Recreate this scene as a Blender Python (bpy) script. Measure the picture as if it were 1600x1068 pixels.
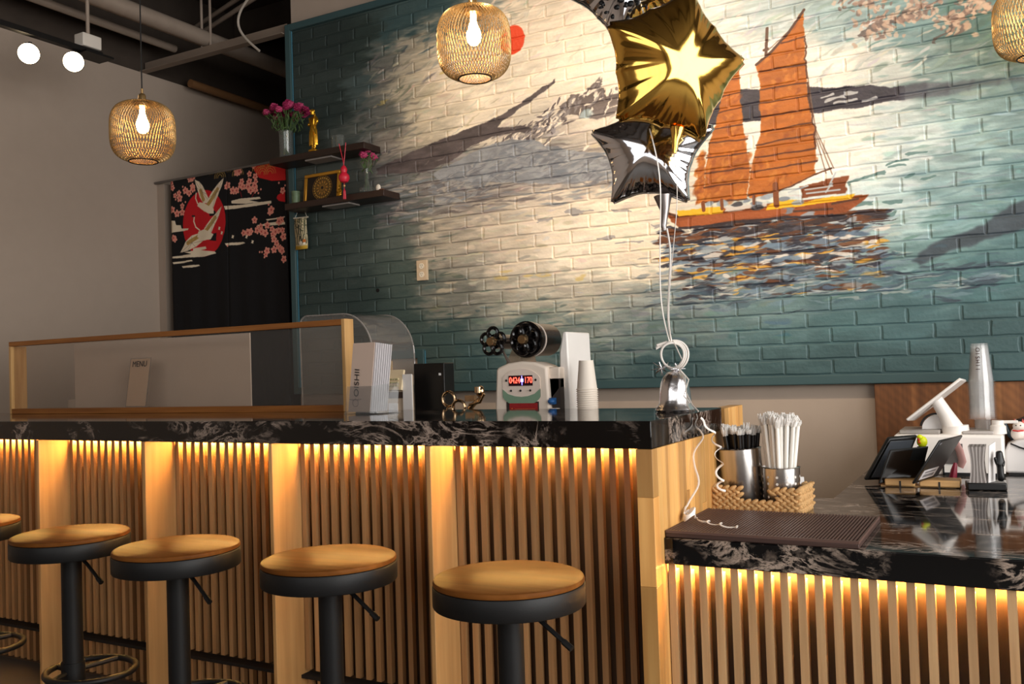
import bpy, bmesh, math, random
import numpy as np
from mathutils import Vector, Matrix
for o in list(bpy.data.objects): bpy.data.objects.remove(o)
SC = bpy.context.scene; COL = SC.collection
R = math.radians; PI = math.pi
rnd = random.Random(7)

# ------------------------------------------------------------------ camera, world, lights, exposure
cam_data = bpy.data.cameras.new('camera'); cam = bpy.data.objects.new('camera', cam_data); COL.objects.link(cam)
cam_data.sensor_width = 36.0; cam_data.lens = 36.0 * 1425.0 / 1600.0; cam_data.clip_start = 0.05
rx = Vector((0.87586465, 0.48144462, -0.03274431)); dn = Vector((-0.04219598, 0.00881533, -0.99907046)); fw = Vector((-0.48070845, 0.87643218, 0.02803606))
m3 = Matrix((rx, -dn, -fw)).transposed().to_4x4(); m3.translation = Vector((0.864, -2.338, 1.223))
cam.matrix_world = m3
SC.camera = cam

wd = bpy.data.worlds.new('world'); SC.world = wd; wd.use_nodes = True
bg = wd.node_tree.nodes['Background']; bg.inputs[0].default_value = (0.80, 0.88, 1.0, 1); bg.inputs[1].default_value = 0.5

def area(name, loc, target, sx, sy, power, col, spread=180):
    l = bpy.data.lights.new(name, 'AREA'); l.shape = 'RECTANGLE'; l.size = sx; l.size_y = sy; l.energy = power; l.color = col; l.spread = R(spread)
    o = bpy.data.objects.new(name, l); COL.objects.link(o); o.location = loc
    o.rotation_euler = (Vector(target) - Vector(loc)).to_track_quat('-Z', 'Y').to_euler(); o['kind'] = 'structure'
    return o
def spot(name, loc, target, power, col, ang, blend=0.6, rad=0.05):
    l = bpy.data.lights.new(name, 'SPOT'); l.energy = power; l.color = col; l.spot_size = R(ang); l.spot_blend = blend; l.shadow_soft_size = rad
    o = bpy.data.objects.new(name, l); COL.objects.link(o); o.location = loc
    o.rotation_euler = (Vector(target) - Vector(loc)).to_track_quat('-Z', 'Y').to_euler(); o['kind'] = 'structure'
    return o
DAY = (1.0, 0.97, 0.93); WARM = (1.0, 0.80, 0.58)
area('daylight_right', (3.86, -1.5, 2.05), (0, -1.5, 2.05), 5.2, 3.1, 260, DAY)
area('daylight_front', (.7, -5.86, 2.45), (.7, 0, 2.45), 5.6, 2.0, 60, DAY)
spot('track_spot_mountain', (-1.2, -0.2, 3.7), (-1.05, 2, 2.35), 128, WARM, 62)
spot('track_spot_ship', (0.25, -0.2, 3.7), (0.05, 2, 2.25), 105, WARM, 62)
spot('track_spot_sea', (1.3, -0.6, 3.7), (0.9, 2, 2.1), 34, (1, .88, .74), 70)
SC.view_settings.view_transform = 'Standard'; SC.view_settings.look = 'None'; SC.view_settings.gamma = 1.0
SC.view_settings.use_curve_mapping = False; SC.view_settings.exposure = 0.35
SC.cycles.use_denoising = True; SC.cycles.max_bounces = 10; SC.cycles.transparent_max_bounces = 24; SC.cycles.sample_clamp_indirect = 6.0
SC.cycles.caustics_reflective = False; SC.cycles.caustics_refractive = False

# ------------------------------------------------------------------ materials
def s2l(c): return tuple(((x/255.0)/12.92 if x <= 10.31 else (((x/255.0)+0.055)/1.055)**2.4) for x in c)
MATS = {}
def nt_of(name):
    m = bpy.data.materials.new(name); m.use_nodes = True
    return m, m.node_tree, m.node_tree.nodes['Principled BSDF']
def link(nt, a, b): nt.links.new(a, b)
def mat(name, rgb, rough=0.5, metal=0.0, spec=0.5, var=0.06, scale=12.0, bump=0.0, bscale=60.0, trans=0.0, alpha=1.0, emit=None, coat=0.0, sss=0.0, ior=1.45):
    if name in MATS: return MATS[name]
    m, nt, p = nt_of(name); N = nt.nodes
    tc = N.new('ShaderNodeTexCoord'); nz = N.new('ShaderNodeTexNoise'); nz.inputs['Scale'].default_value = scale; nz.inputs['Detail'].default_value = 3
    link(nt, tc.outputs['Object'], nz.inputs['Vector'])
    mx = N.new('ShaderNodeMixRGB'); c = s2l(rgb)
    mx.inputs[1].default_value = tuple(max(0, v*(1-var*2)) for v in c) + (1,); mx.inputs[2].default_value = tuple(min(1, v*(1+var*2)) for v in c) + (1,)
    link(nt, nz.outputs['Fac'], mx.inputs[0]); link(nt, mx.outputs[0], p.inputs['Base Color'])
    p.inputs['Roughness'].default_value = rough; p.inputs['Metallic'].default_value = metal; p.inputs['Specular IOR Level'].default_value = spec
    p.inputs['Transmission Weight'].default_value = trans; p.inputs['Alpha'].default_value = alpha; p.inputs['Coat Weight'].default_value = coat; p.inputs['IOR'].default_value = ior
    if emit:
        p.inputs['Emission Color'].default_value = s2l(emit[0]) + (1,); p.inputs['Emission Strength'].default_value = emit[1]
    if bump:
        n2 = N.new('ShaderNodeTexNoise'); n2.inputs['Scale'].default_value = bscale; n2.inputs['Detail'].default_value = 4
        link(nt, tc.outputs['Object'], n2.inputs['Vector'])
        b = N.new('ShaderNodeBump'); b.inputs['Strength'].default_value = bump; b.inputs['Distance'].default_value = 0.01
        link(nt, n2.outputs['Fac'], b.inputs['Height']); link(nt, b.outputs[0], p.inputs['Normal'])
    MATS[name] = m; return m
def wood(name, c1, c2, c3=None, scale=1.0, axis='z', rough=0.5, stretch=14.0, coat=0.0, rvar=0.25, saw=False):
    if name in MATS: return MATS[name]
    m, nt, p = nt_of(name); N = nt.nodes
    tc = N.new('ShaderNodeTexCoord'); oi = N.new('ShaderNodeObjectInfo')
    ad = N.new('ShaderNodeVectorMath'); ad.operation = 'ADD'
    cm = N.new('ShaderNodeCombineXYZ'); mu = N.new('ShaderNodeMath'); mu.operation = 'MULTIPLY'; mu.inputs[1].default_value = 37.0
    link(nt, oi.outputs['Random'], mu.inputs[0]); 
    for i in range(3): link(nt, mu.outputs[0], cm.inputs[i])
    link(nt, tc.outputs['Object'], ad.inputs[0]); link(nt, cm.outputs[0], ad.inputs[1])
    mp = N.new('ShaderNodeMapping'); s = [stretch*scale*2.2]*3; s['xyz'.index(axis)] = scale*1.3; mp.inputs['Scale'].default_value = s
    link(nt, ad.outputs[0], mp.inputs['Vector'])
    n1 = N.new('ShaderNodeTexNoise'); n1.inputs['Scale'].default_value = 1.0; n1.inputs['Detail'].default_value = 6; n1.inputs['Distortion'].default_value = 0.6
    link(nt, mp.outputs[0], n1.inputs['Vector'])
    mp2 = N.new('ShaderNodeMapping'); s = [stretch*scale*9]*3; s['xyz'.index(axis)] = scale*4; mp2.inputs['Scale'].default_value = s
    link(nt, ad.outputs[0], mp2.inputs['Vector'])
    n2 = N.new('ShaderNodeTexNoise'); n2.inputs['Scale'].default_value = 1.0; n2.inputs['Detail'].default_value = 2
    link(nt, mp2.outputs[0], n2.inputs['Vector'])
    cr = N.new('ShaderNodeValToRGB'); e = cr.color_ramp.elements
    e[0].position = 0.32; e[0].color = s2l(c1) + (1,); e[1].position = 0.68; e[1].color = s2l(c2) + (1,)
    if c3: k = e.new(0.5); k.color = s2l(c3) + (1,)
    mxf = N.new('ShaderNodeMixRGB'); mxf.inputs[0].default_value = 0.3
    link(nt, n1.outputs['Fac'], mxf.inputs[1]); link(nt, n2.outputs['Fac'], mxf.inputs[2]); link(nt, mxf.outputs[0], cr.inputs[0])
    hs = N.new('ShaderNodeHueSaturation'); mr = N.new('ShaderNodeMapRange'); mr.inputs[3].default_value = 1-rvar; mr.inputs[4].default_value = 1+rvar
    link(nt, oi.outputs['Random'], mr.inputs[0]); link(nt, mr.outputs[0], hs.inputs['Value']); link(nt, cr.outputs[0], hs.inputs['Color'])
    out = hs.outputs[0]
    if saw:
        wv = N.new('ShaderNodeTexWave'); wv.inputs['Scale'].default_value = 14; wv.inputs['Distortion'].default_value = 3; wv.bands_direction = 'DIAGONAL'
        link(nt, tc.outputs['Object'], wv.inputs['Vector']); mm = N.new('ShaderNodeMixRGB'); mm.blend_type = 'MULTIPLY'; mm.inputs[0].default_value = 0.18
        link(nt, out, mm.inputs[1]); link(nt, wv.outputs['Color'], mm.inputs[2]); out = mm.outputs[0]
    link(nt, out, p.inputs['Base Color']); p.inputs['Roughness'].default_value = rough; p.inputs['Coat Weight'].default_value = coat; p.inputs['Coat Roughness'].default_value = 0.2
    b = N.new('ShaderNodeBump'); b.inputs['Strength'].default_value = 0.15; b.inputs['Distance'].default_value = 0.004
    link(nt, n2.outputs['Fac'], b.inputs['Height']); link(nt, b.outputs[0], p.inputs['Normal'])
    MATS[name] = m; return m
def granite(name='granite', veins=1.0, vcol=(160, 143, 131), m0=.46):
    if name in MATS: return MATS[name]
    m, nt, p = nt_of(name); N = nt.nodes
    tc = N.new('ShaderNodeTexCoord'); mp = N.new('ShaderNodeMapping'); mp.inputs['Rotation'].default_value = (0.3, 0.5, 0.55); mp.inputs['Scale'].default_value = (2.2, 6.5, 5.0)
    link(nt, tc.outputs['Object'], mp.inputs[0])
    n1 = N.new('ShaderNodeTexNoise'); n1.inputs['Scale'].default_value = 2.1; n1.inputs['Detail'].default_value = 9; n1.inputs['Roughness'].default_value = 0.66; n1.inputs['Distortion'].default_value = 1.6
    link(nt, mp.outputs[0], n1.inputs['Vector'])
    # thin veins where the noise crosses its mean, kept only inside cloudy patches
    sb = N.new('ShaderNodeMath'); sb.operation = 'SUBTRACT'; sb.inputs[1].default_value = 0.5; ab = N.new('ShaderNodeMath'); ab.operation = 'ABSOLUTE'
    link(nt, n1.outputs['Fac'], sb.inputs[0]); link(nt, sb.outputs[0], ab.inputs[0])
    cr = N.new('ShaderNodeValToRGB'); e = cr.color_ramp.elements; e[0].position = 0.0; e[0].color = (1, 1, 1, 1); e[1].position = 0.042; e[1].color = (0, 0, 0, 1)
    link(nt, ab.outputs[0], cr.inputs[0])
    n2 = N.new('ShaderNodeTexNoise'); n2.inputs['Scale'].default_value = 1.6; n2.inputs['Detail'].default_value = 5; n2.inputs['Distortion'].default_value = 0.8
    link(nt, mp.outputs[0], n2.inputs['Vector'])
    c2 = N.new('ShaderNodeValToRGB'); e = c2.color_ramp.elements; e[0].position = m0; e[0].color = (0, 0, 0, 1); e[1].position = m0+.16; e[1].color = (1, 1, 1, 1)
    link(nt, n2.outputs['Fac'], c2.inputs[0])
    n3 = N.new('ShaderNodeTexNoise'); n3.inputs['Scale'].default_value = 24; n3.inputs['Detail'].default_value = 6; n3.inputs['Roughness'].default_value = 0.7
    link(nt, tc.outputs['Object'], n3.inputs['Vector'])
    c3 = N.new('ShaderNodeValToRGB'); e = c3.color_ramp.elements; e[0].position = 0.5; e[0].color = (0, 0, 0, 1); e[1].position = 0.66; e[1].color = (1, 1, 1, 1)
    link(nt, n3.outputs['Fac'], c3.inputs[0])
    a = N.new('ShaderNodeMath'); a.operation = 'MULTIPLY'; link(nt, cr.outputs[0], a.inputs[0]); link(nt, c2.outputs[0], a.inputs[1])
    b = N.new('ShaderNodeMath'); b.operation = 'MULTIPLY'; link(nt, c3.outputs[0], b.inputs[0]); link(nt, c2.outputs[0], b.inputs[1])
    b2 = N.new('ShaderNodeMath'); b2.operation = 'MULTIPLY'; b2.inputs[1].default_value = 0.35; link(nt, b.outputs[0], b2.inputs[0])
    ad = N.new('ShaderNodeMath'); ad.operation = 'ADD'; ad.use_clamp = True; link(nt, a.outputs[0], ad.inputs[0]); link(nt, b2.outputs[0], ad.inputs[1])
    mx = N.new('ShaderNodeMixRGB'); mx.inputs[1].default_value = s2l((9, 9, 10)) + (1,); mx.inputs[2].default_value = s2l(vcol) + (1,)
    ml = N.new('ShaderNodeMath'); ml.operation = 'MULTIPLY'; ml.inputs[1].default_value = veins; link(nt, ad.outputs[0], ml.inputs[0])
    link(nt, ml.outputs[0], mx.inputs[0]); link(nt, mx.outputs[0], p.inputs['Base Color'])
    p.inputs['Roughness'].default_value = 0.06; p.inputs['Specular IOR Level'].default_value = 0.4
    MATS[name] = m; return m
def clear(name, tint=(235, 238, 238), opac=0.06, rough=0.05, gl=0.9, ior=1.35):
    """thin clear plastic or glass: see-through with a Fresnel sheen"""
    if name in MATS: return MATS[name]
    m = bpy.data.materials.new(name); m.use_nodes = True; nt = m.node_tree; N = nt.nodes; N.clear()
    out = N.new('ShaderNodeOutputMaterial'); tr = N.new('ShaderNodeBsdfTransparent'); tr.inputs[0].default_value = s2l(tint) + (1,)
    df = N.new('ShaderNodeBsdfDiffuse'); df.inputs[0].default_value = s2l(tint) + (1,)
    nz = N.new('ShaderNodeTexNoise'); nz.inputs['Scale'].default_value = 30; mr = N.new('ShaderNodeMapRange'); mr.inputs[3].default_value = opac*0.7; mr.inputs[4].default_value = opac*1.3
    link(nt, nz.outputs['Fac'], mr.inputs[0])
    m1 = N.new('ShaderNodeMixShader'); link(nt, mr.outputs[0], m1.inputs[0]); link(nt, tr.outputs[0], m1.inputs[1]); link(nt, df.outputs[0], m1.inputs[2])
    g = N.new('ShaderNodeBsdfGlossy'); g.inputs['Roughness'].default_value = rough
    lw = N.new('ShaderNodeLayerWeight'); lw.inputs[0].default_value = 0.5; pw = N.new('ShaderNodeMath'); pw.operation = 'POWER'; pw.inputs[1].default_value = 5; link(nt, lw.outputs['Facing'], pw.inputs[0])
    f0 = ((ior-1)/(ior+1))**2; mu = N.new('ShaderNodeMath'); mu.operation = 'MULTIPLY_ADD'; mu.inputs[1].default_value = (1-f0)*gl; mu.inputs[2].default_value = f0*gl; link(nt, pw.outputs[0], mu.inputs[0])
    m2 = N.new('ShaderNodeMixShader'); link(nt, mu.outputs[0], m2.inputs[0]); link(nt, m1.outputs[0], m2.inputs[1]); link(nt, g.outputs[0], m2.inputs[2]); link(nt, m2.outputs[0], out.inputs[0])
    MATS[name] = m; return m
def painted(name, img, x0, x1, z0, z1, rough=0.55, bump=0.12, ref=None):
    """flat paint or print: an image drawn below in this script, laid on by wall coordinates"""
    m, nt, p = nt_of(name); N = nt.nodes
    tc = N.new('ShaderNodeTexCoord'); tc.object = ref
    sp = N.new('ShaderNodeSeparateXYZ'); link(nt, tc.outputs['Object'], sp.inputs[0])
    cx = N.new('ShaderNodeMapRange'); cx.inputs[1].default_value = x0; cx.inputs[2].default_value = x1; link(nt, sp.outputs[0], cx.inputs[0])
    cz = N.new('ShaderNodeMapRange'); cz.inputs[1].default_value = z0; cz.inputs[2].default_value = z1; link(nt, sp.outputs[2], cz.inputs[0])
    cb = N.new('ShaderNodeCombineXYZ'); link(nt, cx.outputs[0], cb.inputs[0]); link(nt, cz.outputs[0], cb.inputs[1])
    it = N.new('ShaderNodeTexImage'); it.image = img; it.extension = 'EXTEND'; link(nt, cb.outputs[0], it.inputs[0])
    link(nt, it.outputs[0], p.inputs['Base Color']); p.inputs['Roughness'].default_value = rough; p.inputs['Specular IOR Level'].default_value = 0.35
    nz = N.new('ShaderNodeTexNoise'); nz.inputs['Scale'].default_value = 70; nz.inputs['Detail'].default_value = 5; link(nt, tc.outputs['Object'], nz.inputs['Vector'])
    b = N.new('ShaderNodeBump'); b.inputs['Strength'].default_value = bump; b.inputs['Distance'].default_value = 0.01
    link(nt, nz.outputs['Fac'], b.inputs['Height']); link(nt, b.outputs[0], p.inputs['Normal'])
    MATS[name] = m; return m

# ------------------------------------------------------------------ mesh helpers
class MB:
    def __init__(s): s.v = []; s.f = []
    def add(s, v, f):
        k = len(s.v); s.v += [tuple(x) for x in v]; s.f += [tuple(i+k for i in q) for q in f]; return s
    def box(s, x0, x1, y0, y1, z0, z1):
        return s.add([(x0,y0,z0),(x1,y0,z0),(x1,y1,z0),(x0,y1,z0),(x0,y0,z1),(x1,y0,z1),(x1,y1,z1),(x0,y1,z1)],
                     [(0,3,2,1),(4,5,6,7),(0,1,5,4),(1,2,6,5),(2,3,7,6),(3,0,4,7)])
    def hexa(s, c):   # eight corners, bottom ring then top ring
        return s.add(c, [(0,3,2,1),(4,5,6,7),(0,1,5,4),(1,2,6,5),(2,3,7,6),(3,0,4,7)])
    def plate(s, a, b, c, d, t):  # four corners in order, thickness t along the normal
        a, b, c, d = map(Vector, (a, b, c, d)); n = (b-a).cross(d-a).normalized()*t
        return s.hexa([a, b, c, d, a+n, b+n, c+n, d+n])
    def lathe(s, prof, n=24, cx=0, cy=0, cz=0, cap=True, fn=None):
        k = len(s.v); m = len(prof)
        for r, z in prof:
            for i in range(n):
                a = 2*PI*i/n; rr = r if fn is None else fn(r, z, a)
                s.v.append((cx+rr*math.cos(a), cy+rr*math.sin(a), cz+z))
        for j in range(m-1):
            for i in range(n):
                i2 = (i+1) % n; s.f.append((k+j*n+i, k+j*n+i2, k+(j+1)*n+i2, k+(j+1)*n+i))
        if cap:
            s.f.append(tuple(k+i for i in range(n))[::-1]); s.f.append(tuple(k+(m-1)*n+i for i in range(n)))
        return s
    def tube(s, pts, r, n=8, cap=True, closed=False, flat=1.0):
        pts = [Vector(p) for p in pts]; k = len(s.v); m = len(pts); up = None
        for j, p in enumerate(pts):
            if closed: t = pts[(j+1) % m]-pts[j-1]
            else: t = pts[min(j+1, m-1)]-pts[max(j-1, 0)]
            t.normalize()
            if up is None:
                up = Vector((0,0,1)) if abs(t.z) < .9 else Vector((1,0,0))
            u = (up - t*up.dot(t)); u = u.normalized() if u.length > 1e-6 else t.orthogonal().normalized(); up = u; w = t.cross(u)
            rr = r[j] if isinstance(r, (list, tuple)) else r
            for i in range(n):
                a = 2*PI*i/n; s.v.append(tuple(p + u*(rr*math.cos(a)) + w*(rr*flat*math.sin(a))))
        for j in range(m if closed else m-1):
            j2 = (j+1) % m
            for i in range(n):
                i2 = (i+1) % n; s.f.append((k+j*n+i, k+j*n+i2, k+j2*n+i2, k+j2*n+i))
        if cap and not closed:
            s.f.append(tuple(k+i for i in range(n))[::-1]); s.f.append(tuple(k+(m-1)*n+i for i in range(n)))
        return s
    def ball(s, c, rx, ry=None, rz=None, nu=12, nv=8, rot=None, fn=None):
        ry = ry or rx; rz = rz or rx; k = len(s.v); c = Vector(c)
        for j in range(nv+1):
            th = PI*j/nv
            for i in range(nu):
                a = 2*PI*i/nu; q = 1 if fn is None else fn(th, a)
                p = Vector((rx*q*math.sin(th)*math.cos(a), ry*q*math.sin(th)*math.sin(a), rz*q*math.cos(th)))
                if rot: p = rot @ p
                s.v.append(tuple(c+p))
        for j in range(nv):
            for i in range(nu):
                i2 = (i+1) % nu; s.f.append((k+j*nu+i, k+(j+1)*nu+i, k+(j+1)*nu+i2, k+j*nu+i2))
        return s
    def prism(s, poly, d, o=(0,0,0), u=(1,0,0), w=(0,0,1), n=(0,1,0)):   # polygon in (u, w), extruded by d along n
        o, u, w, n = map(Vector, (o, u, w, n)); k = len(s.v); m = len(poly)
        for q in (0, d):
            for a, b in poly: s.v.append(tuple(o+u*a+w*b+n*q))
        s.f.append(tuple(k+i for i in range(m))); s.f.append(tuple(k+m+i for i in range(m))[::-1])
        for i in range(m):
            j = (i+1) % m; s.f.append((k+i, k+m+i, k+m+j, k+j))
        return s
    def mesh(s, name, m, smooth=False, ang=38):
        me = bpy.data.meshes.new(name); me.from_pydata(s.v, [], s.f); me.update()
        bm = bmesh.new(); bm.from_mesh(me); bmesh.ops.remove_doubles(bm, verts=bm.verts, dist=1e-6); bmesh.ops.recalc_face_normals(bm, faces=bm.faces); bm.to_mesh(me); bm.free()
        if m: me.materials.append(m)
        if smooth: me.shade_smooth(); me.set_sharp_from_angle(angle=R(ang))
        return me
    def build(s, name, m, parent=None, smooth=False, bevel=0, seg=2, label=None, ang=38):
        return link_obj(name, s.mesh(name, m, smooth, ang), parent, bevel, seg, label)
def link_obj(name, me, parent=None, bevel=0, seg=2, label=None):
    o = bpy.data.objects.new(name, me); COL.objects.link(o)
    if parent: o.parent = parent
    if bevel:
        b = o.modifiers.new('bevel', 'BEVEL'); b.width = bevel; b.segments = seg; b.limit_method = 'ANGLE'; b.angle_limit = R(40)
        if seg > 1: b.harden_normals = False; me.shade_smooth(); me.set_sharp_from_angle(angle=R(50))
    if label: o['label'] = label
    return o
def tag(o, label, cat, group=None, kind=None):
    o['label'] = label; o['category'] = cat
    if group: o['group'] = group
    if kind: o['kind'] = kind
    return o
def thing(name, label, cat, loc=(0,0,0), rz=0, group=None):
    o = bpy.data.objects.new(name, None); COL.objects.link(o); o.location = loc; o.rotation_euler = (0, 0, rz); o.empty_display_size = 0.05
    return tag(o, label, cat, group)
def dup(root, loc=None, rot=None, label=None):
    r = root.copy(); COL.objects.link(r)
    if loc is not None: r.location = loc
    if rot is not None: r.rotation_euler = rot
    if label: r['label'] = label
    for ch in root.children:
        c = ch.copy(); COL.objects.link(c); c.parent = r
        for g in ch.children:
            d = g.copy(); COL.objects.link(d); d.parent = c
    return r
def struct(o, label=None, cat=None):
    o['kind'] = 'structure'
    if label: o['label'] = label
    if cat: o['category'] = cat
    return o
def text(name, body, size, m, parent, loc, rot, extrude=0.0004, align='CENTER'):
    c = bpy.data.curves.new(name, 'FONT'); c.body = body; c.size = size; c.extrude = extrude; c.align_x = align; c.align_y = 'CENTER'; c.materials.append(m)
    q = bpy.data.objects.new(name, c); COL.objects.link(q); bpy.context.view_layer.update(); me = bpy.data.meshes.new_from_object(q, depsgraph=bpy.context.evaluated_depsgraph_get()); bpy.data.objects.remove(q)
    o = bpy.data.objects.new(name, me); COL.objects.link(o); o.parent = parent; o.location = loc; o.rotation_euler = rot
    return o

# ------------------------------------------------------------------ painting (the mural and the printed curtain are flat paint)
nr = np.random.RandomState(11)
def nmap(h, w, cx, cy, oct=3):
    out = np.zeros((h, w)); amp = 1; tot = 0
    for k in range(oct):
        gw = max(2, int(w/cx)+2); gh = max(2, int(h/cy)+2); g = nr.rand(gh, gw)
        xs = np.linspace(0, gw-1.001, w); ys = np.linspace(0, gh-1.001, h); xi = xs.astype(int); yi = ys.astype(int); fx = xs-xi; fy = ys-yi
        fx = fx*fx*(3-2*fx); fy = fy*fy*(3-2*fy)
        a = g[yi][:, xi]; b = g[yi][:, xi+1]; c = g[yi+1][:, xi]; d = g[yi+1][:, xi+1]
        out += amp*((a*(1-fx)+b*fx)*(1-fy)[:, None] + (c*(1-fx)+d*fx)*fy[:, None]); tot += amp; amp *= .55; cx /= 2.1; cy /= 2.1
    return out/tot*2-1
class Canvas:
    def __init__(s, x0, x1, z0, z1, ppm, base=(0,0,0), warp=0.012):
        s.x0, s.x1, s.z0, s.z1, s.k = x0, x1, z0, z1, ppm; s.w = int((x1-x0)*ppm); s.h = int((z1-z0)*ppm)
        s.a = np.zeros((s.h, s.w, 3)) + np.array(base, float)
        s.wx = nmap(s.h, s.w, .09*ppm, .03*ppm)*warp*1.6; s.wz = nmap(s.h, s.w, .09*ppm, .03*ppm)*warp
        s.X = (np.arange(s.w)+.5)/ppm + x0; s.Z = (np.arange(s.h)+.5)/ppm + z0
    def win(s, x0, x1, z0, z1):
        i0 = max(0, int((x0-s.x0)*s.k)); i1 = min(s.w, int((x1-s.x0)*s.k)+2); j0 = max(0, int((z0-s.z0)*s.k)); j1 = min(s.h, int((z1-s.z0)*s.k)+2)
        return i0, i1, j0, j1
    def poly(s, pts, col, alpha=1.0, warp=1.0, soft=None, var=0.0):
        p = np.array(pts, float); pad = .04*warp
        i0, i1, j0, j1 = s.win(p[:,0].min()-pad, p[:,0].max()+pad, p[:,1].min()-pad, p[:,1].max()+pad)
        if i1 <= i0 or j1 <= j0: return
        x = s.X[None, i0:i1] + s.wx[j0:j1, i0:i1]*warp; z = s.Z[j0:j1, None] + s.wz[j0:j1, i0:i1]*warp
        ins = np.zeros(x.shape, bool); q = np.roll(p, -1, 0)
        for (ax, az), (bx, bz) in zip(p, q):
            if az == bz: continue
            c = (az > z) != (bz > z); ins ^= c & (x < (bx-ax)*(z-az)/(bz-az)+ax)
        m = ins.astype(float)
        for _ in range(1 if soft is None else soft): # small blur for soft edges
            m = (m + np.roll(m,1,0)+np.roll(m,-1,0)+np.roll(m,1,1)+np.roll(m,-1,1))/5
        m = (m*alpha)[..., None]; cc = np.array(col, float)[None, None, :]
        if var: cc = cc*(1+var*(s.wz[j0:j1, i0:i1]/abs(s.wz).max()))[..., None]
        s.a[j0:j1, i0:i1] = s.a[j0:j1, i0:i1]*(1-m) + cc*m
    def ell(s, c, rx, rz, col, alpha=1.0, warp=0.0, ang=0.0, pw=6.0):
        r = max(rx, rz)+.01; i0, i1, j0, j1 = s.win(c[0]-r, c[0]+r, c[1]-r, c[1]+r)
        if i1 <= i0 or j1 <= j0: return
        x = s.X[None, i0:i1]-c[0]; z = s.Z[j0:j1, None]-c[1]
        if warp: x = x+s.wx[j0:j1, i0:i1]*warp; z = z+s.wz[j0:j1, i0:i1]*warp
        ca, sa = math.cos(ang), math.sin(ang); u = (x*ca+z*sa)/rx; v = (-x*sa+z*ca)/rz
        m = (np.clip((1-np.sqrt(u*u+v*v))*pw, 0, 1)*alpha)[..., None]
        s.a[j0:j1, i0:i1] = s.a[j0:j1, i0:i1]*(1-m) + np.array(col, float)*m
    def line(s, pts, wd, col, alpha=1.0, warp=0.0):
        for (ax, az), (bx, bz) in zip(pts[:-1], pts[1:]):
            i0, i1, j0, j1 = s.win(min(ax,bx)-wd*2, max(ax,bx)+wd*2, min(az,bz)-wd*2, max(az,bz)+wd*2)
            if i1 <= i0 or j1 <= j0: continue
            x = s.X[None, i0:i1]+s.wx[j0:j1, i0:i1]*warp; z = s.Z[j0:j1, None]+s.wz[j0:j1, i0:i1]*warp; L = max(1e-9, (bx-ax)**2+(bz-az)**2)
            t = np.clip(((x-ax)*(bx-ax)+(z-az)*(bz-az))/L, 0, 1); d = np.sqrt((x-ax-t*(bx-ax))**2+(z-az-t*(bz-az))**2)
            m = (np.clip((wd/2-d)*s.k+.5, 0, 1)*alpha)[..., None]
            s.a[j0:j1, i0:i1] = s.a[j0:j1, i0:i1]*(1-m) + np.array(col, float)*m
    def image(s, name):
        im = bpy.data.images.new(name, s.w, s.h); px = np.ones((s.h, s.w, 4), np.float32); px[..., :3] = np.clip(s.a/255.0, 0, 1)
        im.pixels.foreach_set(px.ravel()); im.update(); im.pack(); return im
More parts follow.
